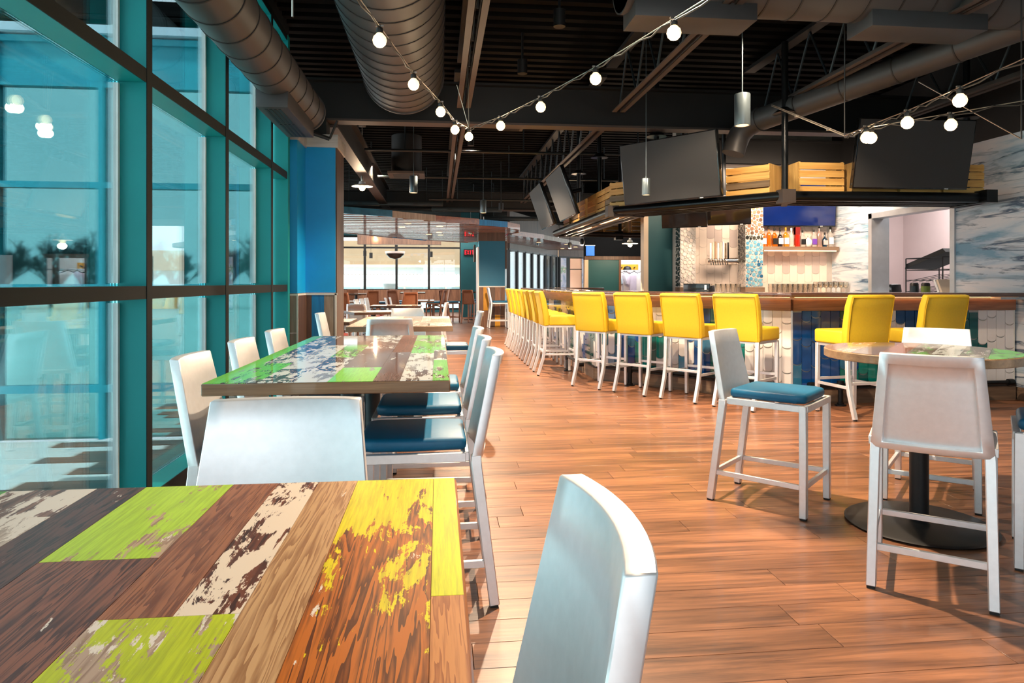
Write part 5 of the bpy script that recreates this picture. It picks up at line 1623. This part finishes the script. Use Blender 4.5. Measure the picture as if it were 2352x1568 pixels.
far_table(1.0, 22.2, .5, .5, .93, 0, 'small dark high table left of the teal pillar', ['dusk', 'dark'])

# ------------------------------------------------------------------ hanging lamps
def pendant(x, y, z, label, e=9, k=1.0):
    t = thing('pendant_lamp', label, 'lamp', (x, y, z), 0, 'grey cylinder pendants')
    h = .255
    MB().lathe([(.052, .03), (.052, .002), (.061, 0), (.062, .004), (.062, h - .004), (.06, h), (.012, h), (0, h)], 28).build('lamp_shade', MT['pend'], t, smooth=True)
    MB().lathe([(0, .006), (.052, .004)], 24).build('light_disc', MT['glow'], t)
    MB().tube([(0, 0, h), (0, 0, h + .02)], .012, 10).tube([(0, 0, h), (0, 0, ZC - z)], .0065, 8).build('stem', MT['pend'], t, smooth=True)
    if k != 1:
        for ch in t.children:
            ch.scale = (k, k, k if ch.name.startswith(('lamp', 'light')) else 1)
            if ch.name.startswith('stem'):
                ch.location = (0, 0, -.255 * (1 - k))
    lamp('pendant_light', 'SPOT', (0, 0, -.012), e, WARM, .05, None, 110, .6, t)
def wpx(px, py, z=None, d=None):
    """point of the room seen at a pixel, at a given height or distance"""
    if d is None:
        d = (EYE - z) * 1568 / (py - 650)
    xc = (px - 1176) / 1568 * d
    return Vector((xc * math.cos(YAW) + d * math.sin(YAW), -xc * math.sin(YAW) + d * math.cos(YAW), EYE - (py - 650) * d / 1568))
for (px_, py_, d), lab in zip([(1705, 289, 5.5), (1484, 448, 6.9), (950, 443, 10.4), (1110, 489, 13.4), (1081, 537, 19.0), (1234, 564, 24.0)],
                              ['grey cylinder pendant nearest the camera, at upper right', 'grey cylinder pendant hanging before the angled screen', 'grey cylinder pendant right of the disc lamp', 'grey cylinder pendant over the aisle, left of the side screens',
                               'small grey pendant before the slatted ceiling', 'tiny grey pendant under the farther side screen']):
    v = wpx(px_, py_, None, d)
    pendant(v.x, v.y, v.z, lab, 30 if d < 12 else 60, .66 if px_ == 1484 else 1.0)
for (px_, py_, d), lab in zip([(863 - 11, 0 + 593, 24.5), (838 - 0, 588, 25.5), (990, 590, 25.0)], ['tiny black pendant before the far windows, middle one', 'tiny black pendant before the far windows, left one', 'tiny black pendant before the far windows, right one']):
    v = wpx(px_, py_, None, d)
    t = thing('pendant_lamp', lab, 'lamp', v, 0, 'black pendants before the far windows')
    MB().lathe([(.06, 0), (.06, .2), (0, .2)], 12).build('lamp_shade', MT['black'], t, smooth=True)
    MB().tube([(0, 0, .2), (0, 0, ZC - v.z)], .006, 6).build('stem', MT['black'], t)
def disc_lamp(v, label, e):
    t = thing('disc_lamp', label, 'lamp', v)
    MB().lathe([(.02, .10), (.05, .09), (.06, .05), (.165, .02), (.168, .012), (.05, .03), (0, .03)], 28).build('shade', MT['white'], t, smooth=True)
    MB().lathe([(0, -.055), (.03, -.048), (.05, -.02), (.045, .012), (.02, .03)], 20).build('bulb', MT['bulb'], t, smooth=True)
    MB().tube([(0, 0, .1), (0, 0, ZC - v.z - .02)], .008, 8).build('stem', MT['wire'], t)
    MB().lathe([(.02, .10), (.024, .15), (.016, .2)], 14).build('socket', MT['wire'], t, smooth=True)
    MB().lathe([(.06, ZC - v.z - .03), (.055, ZC - v.z - .005), (0, ZC - v.z)], 18).build('canopy', MT['wire'], t, smooth=True)
    lamp('disc_lamp_light', 'POINT', (0, 0, -.1), e, WARM, .06, None, parent=t)
disc_lamp(wpx(832, 430, None, 11.0), 'glowing white disc lamp on a thin stem right of the blue column', 24)
disc_lamp(wpx(862, 542, None, 24.5), 'small glowing disc lamp under the slatted ceiling at left', 12)
disc_lamp(wpx(1447, 561, None, 14.4), 'small glowing disc lamp above the shirt corner', 40)
for (px_, py_, d), lab in (((1309, 570, 14.0), 'bright little spotlight under the far canopy tip, left one'), ((1337, 562, 13.6), 'bright little spotlight under the far canopy tip, right one')):
    v = wpx(px_, py_, None, d)
    t = thing('bar_spotlight', lab, 'spotlight', v, 0, 'bar spotlights')
    MB().lathe([(.035, .0), (.05, .07), (.03, .12), (0, .12)], 14).build('spot_head', MT['black'], t, smooth=True)
    MB().lathe([(0, -.012), (.034, 0)], 14).build('lens', MT['bulb'], t)
    MB().tube([(0, 0, .12), (0, 0, ZC - v.z)], .008, 6).build('stem', MT['black'], t)
    lamp('bar_spot_light', 'POINT', (0, 0, -.06), 25, WARM, .04, None, parent=t)

# ------------------------------------------------------------------ string lights
def bulb_at(v, label, r=.041):
    t = thing('light_bulb', label, 'bulb', v, 0, 'string light bulbs')
    MB().lathe([(0, -r), (r * .5, -r * .87), (r * .87, -r * .5), (r, 0), (r * .87, r * .5), (r * .55, r * .84), (.016, r * 1.05)], 20).build('globe', MT['bulb'], t, smooth=True)
    s = MB().lathe([(.018, r * 1.0), (.021, r * 1.35), (.018, r * 1.75), (.008, r * 1.9), (.008, r * 2.2), (0, r * 2.25)], 14).build('socket', MT['cable'], t, smooth=True)
    MB().cbox((0, 0, r * 2.05), (.045, .012, .010)).build('clamp', MT['wire'], s)
    lamp('bulb_light', 'POINT', (0, 0, -r - .015), 3.0, (1, .75, .48), .04, None, parent=t)
def string(name, label, pts, bulbs, blabels, drop=.085):
    """cable and wire through pts; bulbs hang a little below"""
    t = thing(name, label, 'string light', (0, 0, 0))
    MB().tube(pts, .0035, 6).build('support_wire', MT['wire'], t, smooth=True)
    wav = []
    for a, b in zip(pts[:-1], pts[1:]):
        a, b = Vector(a), Vector(b)
        n = 8
        for i in range(n):
            wav.append(a + (b - a) * (i / n) + Vector((0, 0, -.014 - .012 * math.sin(i * 2.4))))
    wav.append(Vector(pts[-1]) + Vector((0, 0, -.014)))
    MB().tube(wav, .0055, 6).build('cable', MT['cable'], t, smooth=True)
    for v, l in zip(bulbs, blabels):
        bulb_at(v - Vector((0, 0, 0)), l)
ZS = 2.6
P1 = [(872, 93), (950, 194), (1012, 257), (1045, 298), (1077, 314), (1150, 289), (1242, 246), (1368, 181), (1548, 76)]
B1 = [wpx(x, y, ZS) for x, y in P1]
up = Vector((0, 0, .082))
ext0 = B1[0] + (B1[0] - B1[1]) * 1.6
ext1 = B1[-1] + (B1[-1] - B1[-2]) * 2.2
cab = [ext0 + up] + [v + up for v in B1] + [ext1 + up]
string('string_light', 'V-shaped string of lit globe bulbs crossing the upper left of the room', cab, B1,
       ['lit globe bulb at upper left over the duct, nearest on the left strand', 'lit globe bulb second down the left strand', 'lit globe bulb third down the left strand', 'lit globe bulb just left of the string corner',
        'lit globe bulb at the lowest corner of the left string', 'lit globe bulb just right of the string corner', 'lit globe bulb third from the right end of the left string', 'lit globe bulb second from the right end of the left string', 'lit globe bulb at top centre right, nearest on the right strand'])
hw = thing('hanger_wire', 'thin wire holding the corner of the left light string', 'wire', (0, 0, 0))
cv = B1[4] + up
MB().tube([cv, Vector((cv.x - .02, cv.y - .1, 3.62))], .004, 6).tube([cv, Vector((cv.x - .12, cv.y - .15, 3.05))], .003, 6).build('wire_strand', MT['wire'], hw)
D2 = 5.2
vx = wpx(1940, 312, None, 5.2)
Q1 = [wpx(1990, 316, None, 4.95), wpx(2084, 282, None, 4.6), wpx(2205, 231, None, 4.15)]
Q2 = [wpx(2001, 317, None, 5.05), wpx(2184, 287, None, 4.75)]
e1 = Q1[-1] + (Q1[-1] - Q1[-2]) * 2.5
e2 = Q2[-1] + (Q2[-1] - Q2[-2]) * 2.0
string('string_light', 'upper strand of lit globe bulbs at the right edge', [vx, *[v + up for v in Q1], e1 + up], Q1, ['lit globe bulb beside the right string corner, left of the touching pair', 'lit globe bulb before the right-hand screen, middle of the upper strand', 'lit globe bulb at far upper right'])
string('string_light', 'lower strand of lit globe bulbs at the right edge', [vx, *[v + up for v in Q2], e2 + up], Q2, ['lit globe bulb beside the right string corner, right of the touching pair', 'lit globe bulb at the upper right corner of the right-hand screen'])
hw2 = thing('hanger_wire', 'wires holding the corner of the right light strings', 'wire', (0, 0, 0))
MB().tube([vx, Vector((vx.x, vx.y, ZC))], .005, 6).build('drop_wire', MT['cable'], hw2)
a2 = wpx(1772, 243, None, 6.6)
MB().tube([vx, a2], .005, 6).tube([vx + Vector((0, 0, .012)), a2 + Vector((0, 0, .012))], .003, 6).build('guy_wire', MT['wire'], hw2)
for s in (.18, .6):
    c_ = vx + (a2 - vx) * s
    MB().cbox(c_, (.03, .02, .018)).build('wire_clamp', MT['wire'], hw2)
hw3 = thing('hanger_wire', 'guy wire at the far right edge above the wallpaper', 'wire', (0, 0, 0))
MB().tube([wpx(2110, 188, None, 5.2), wpx(2346, 319, None, 4.6)], .004, 6).build('guy_wire', MT['wire'], hw3)
MB().tube([wpx(2346, 319, None, 4.6), wpx(2346, 319, None, 4.6) + Vector((0, 0, 1.3))], .005, 6).build('drop_wire', MT['cable'], hw3)
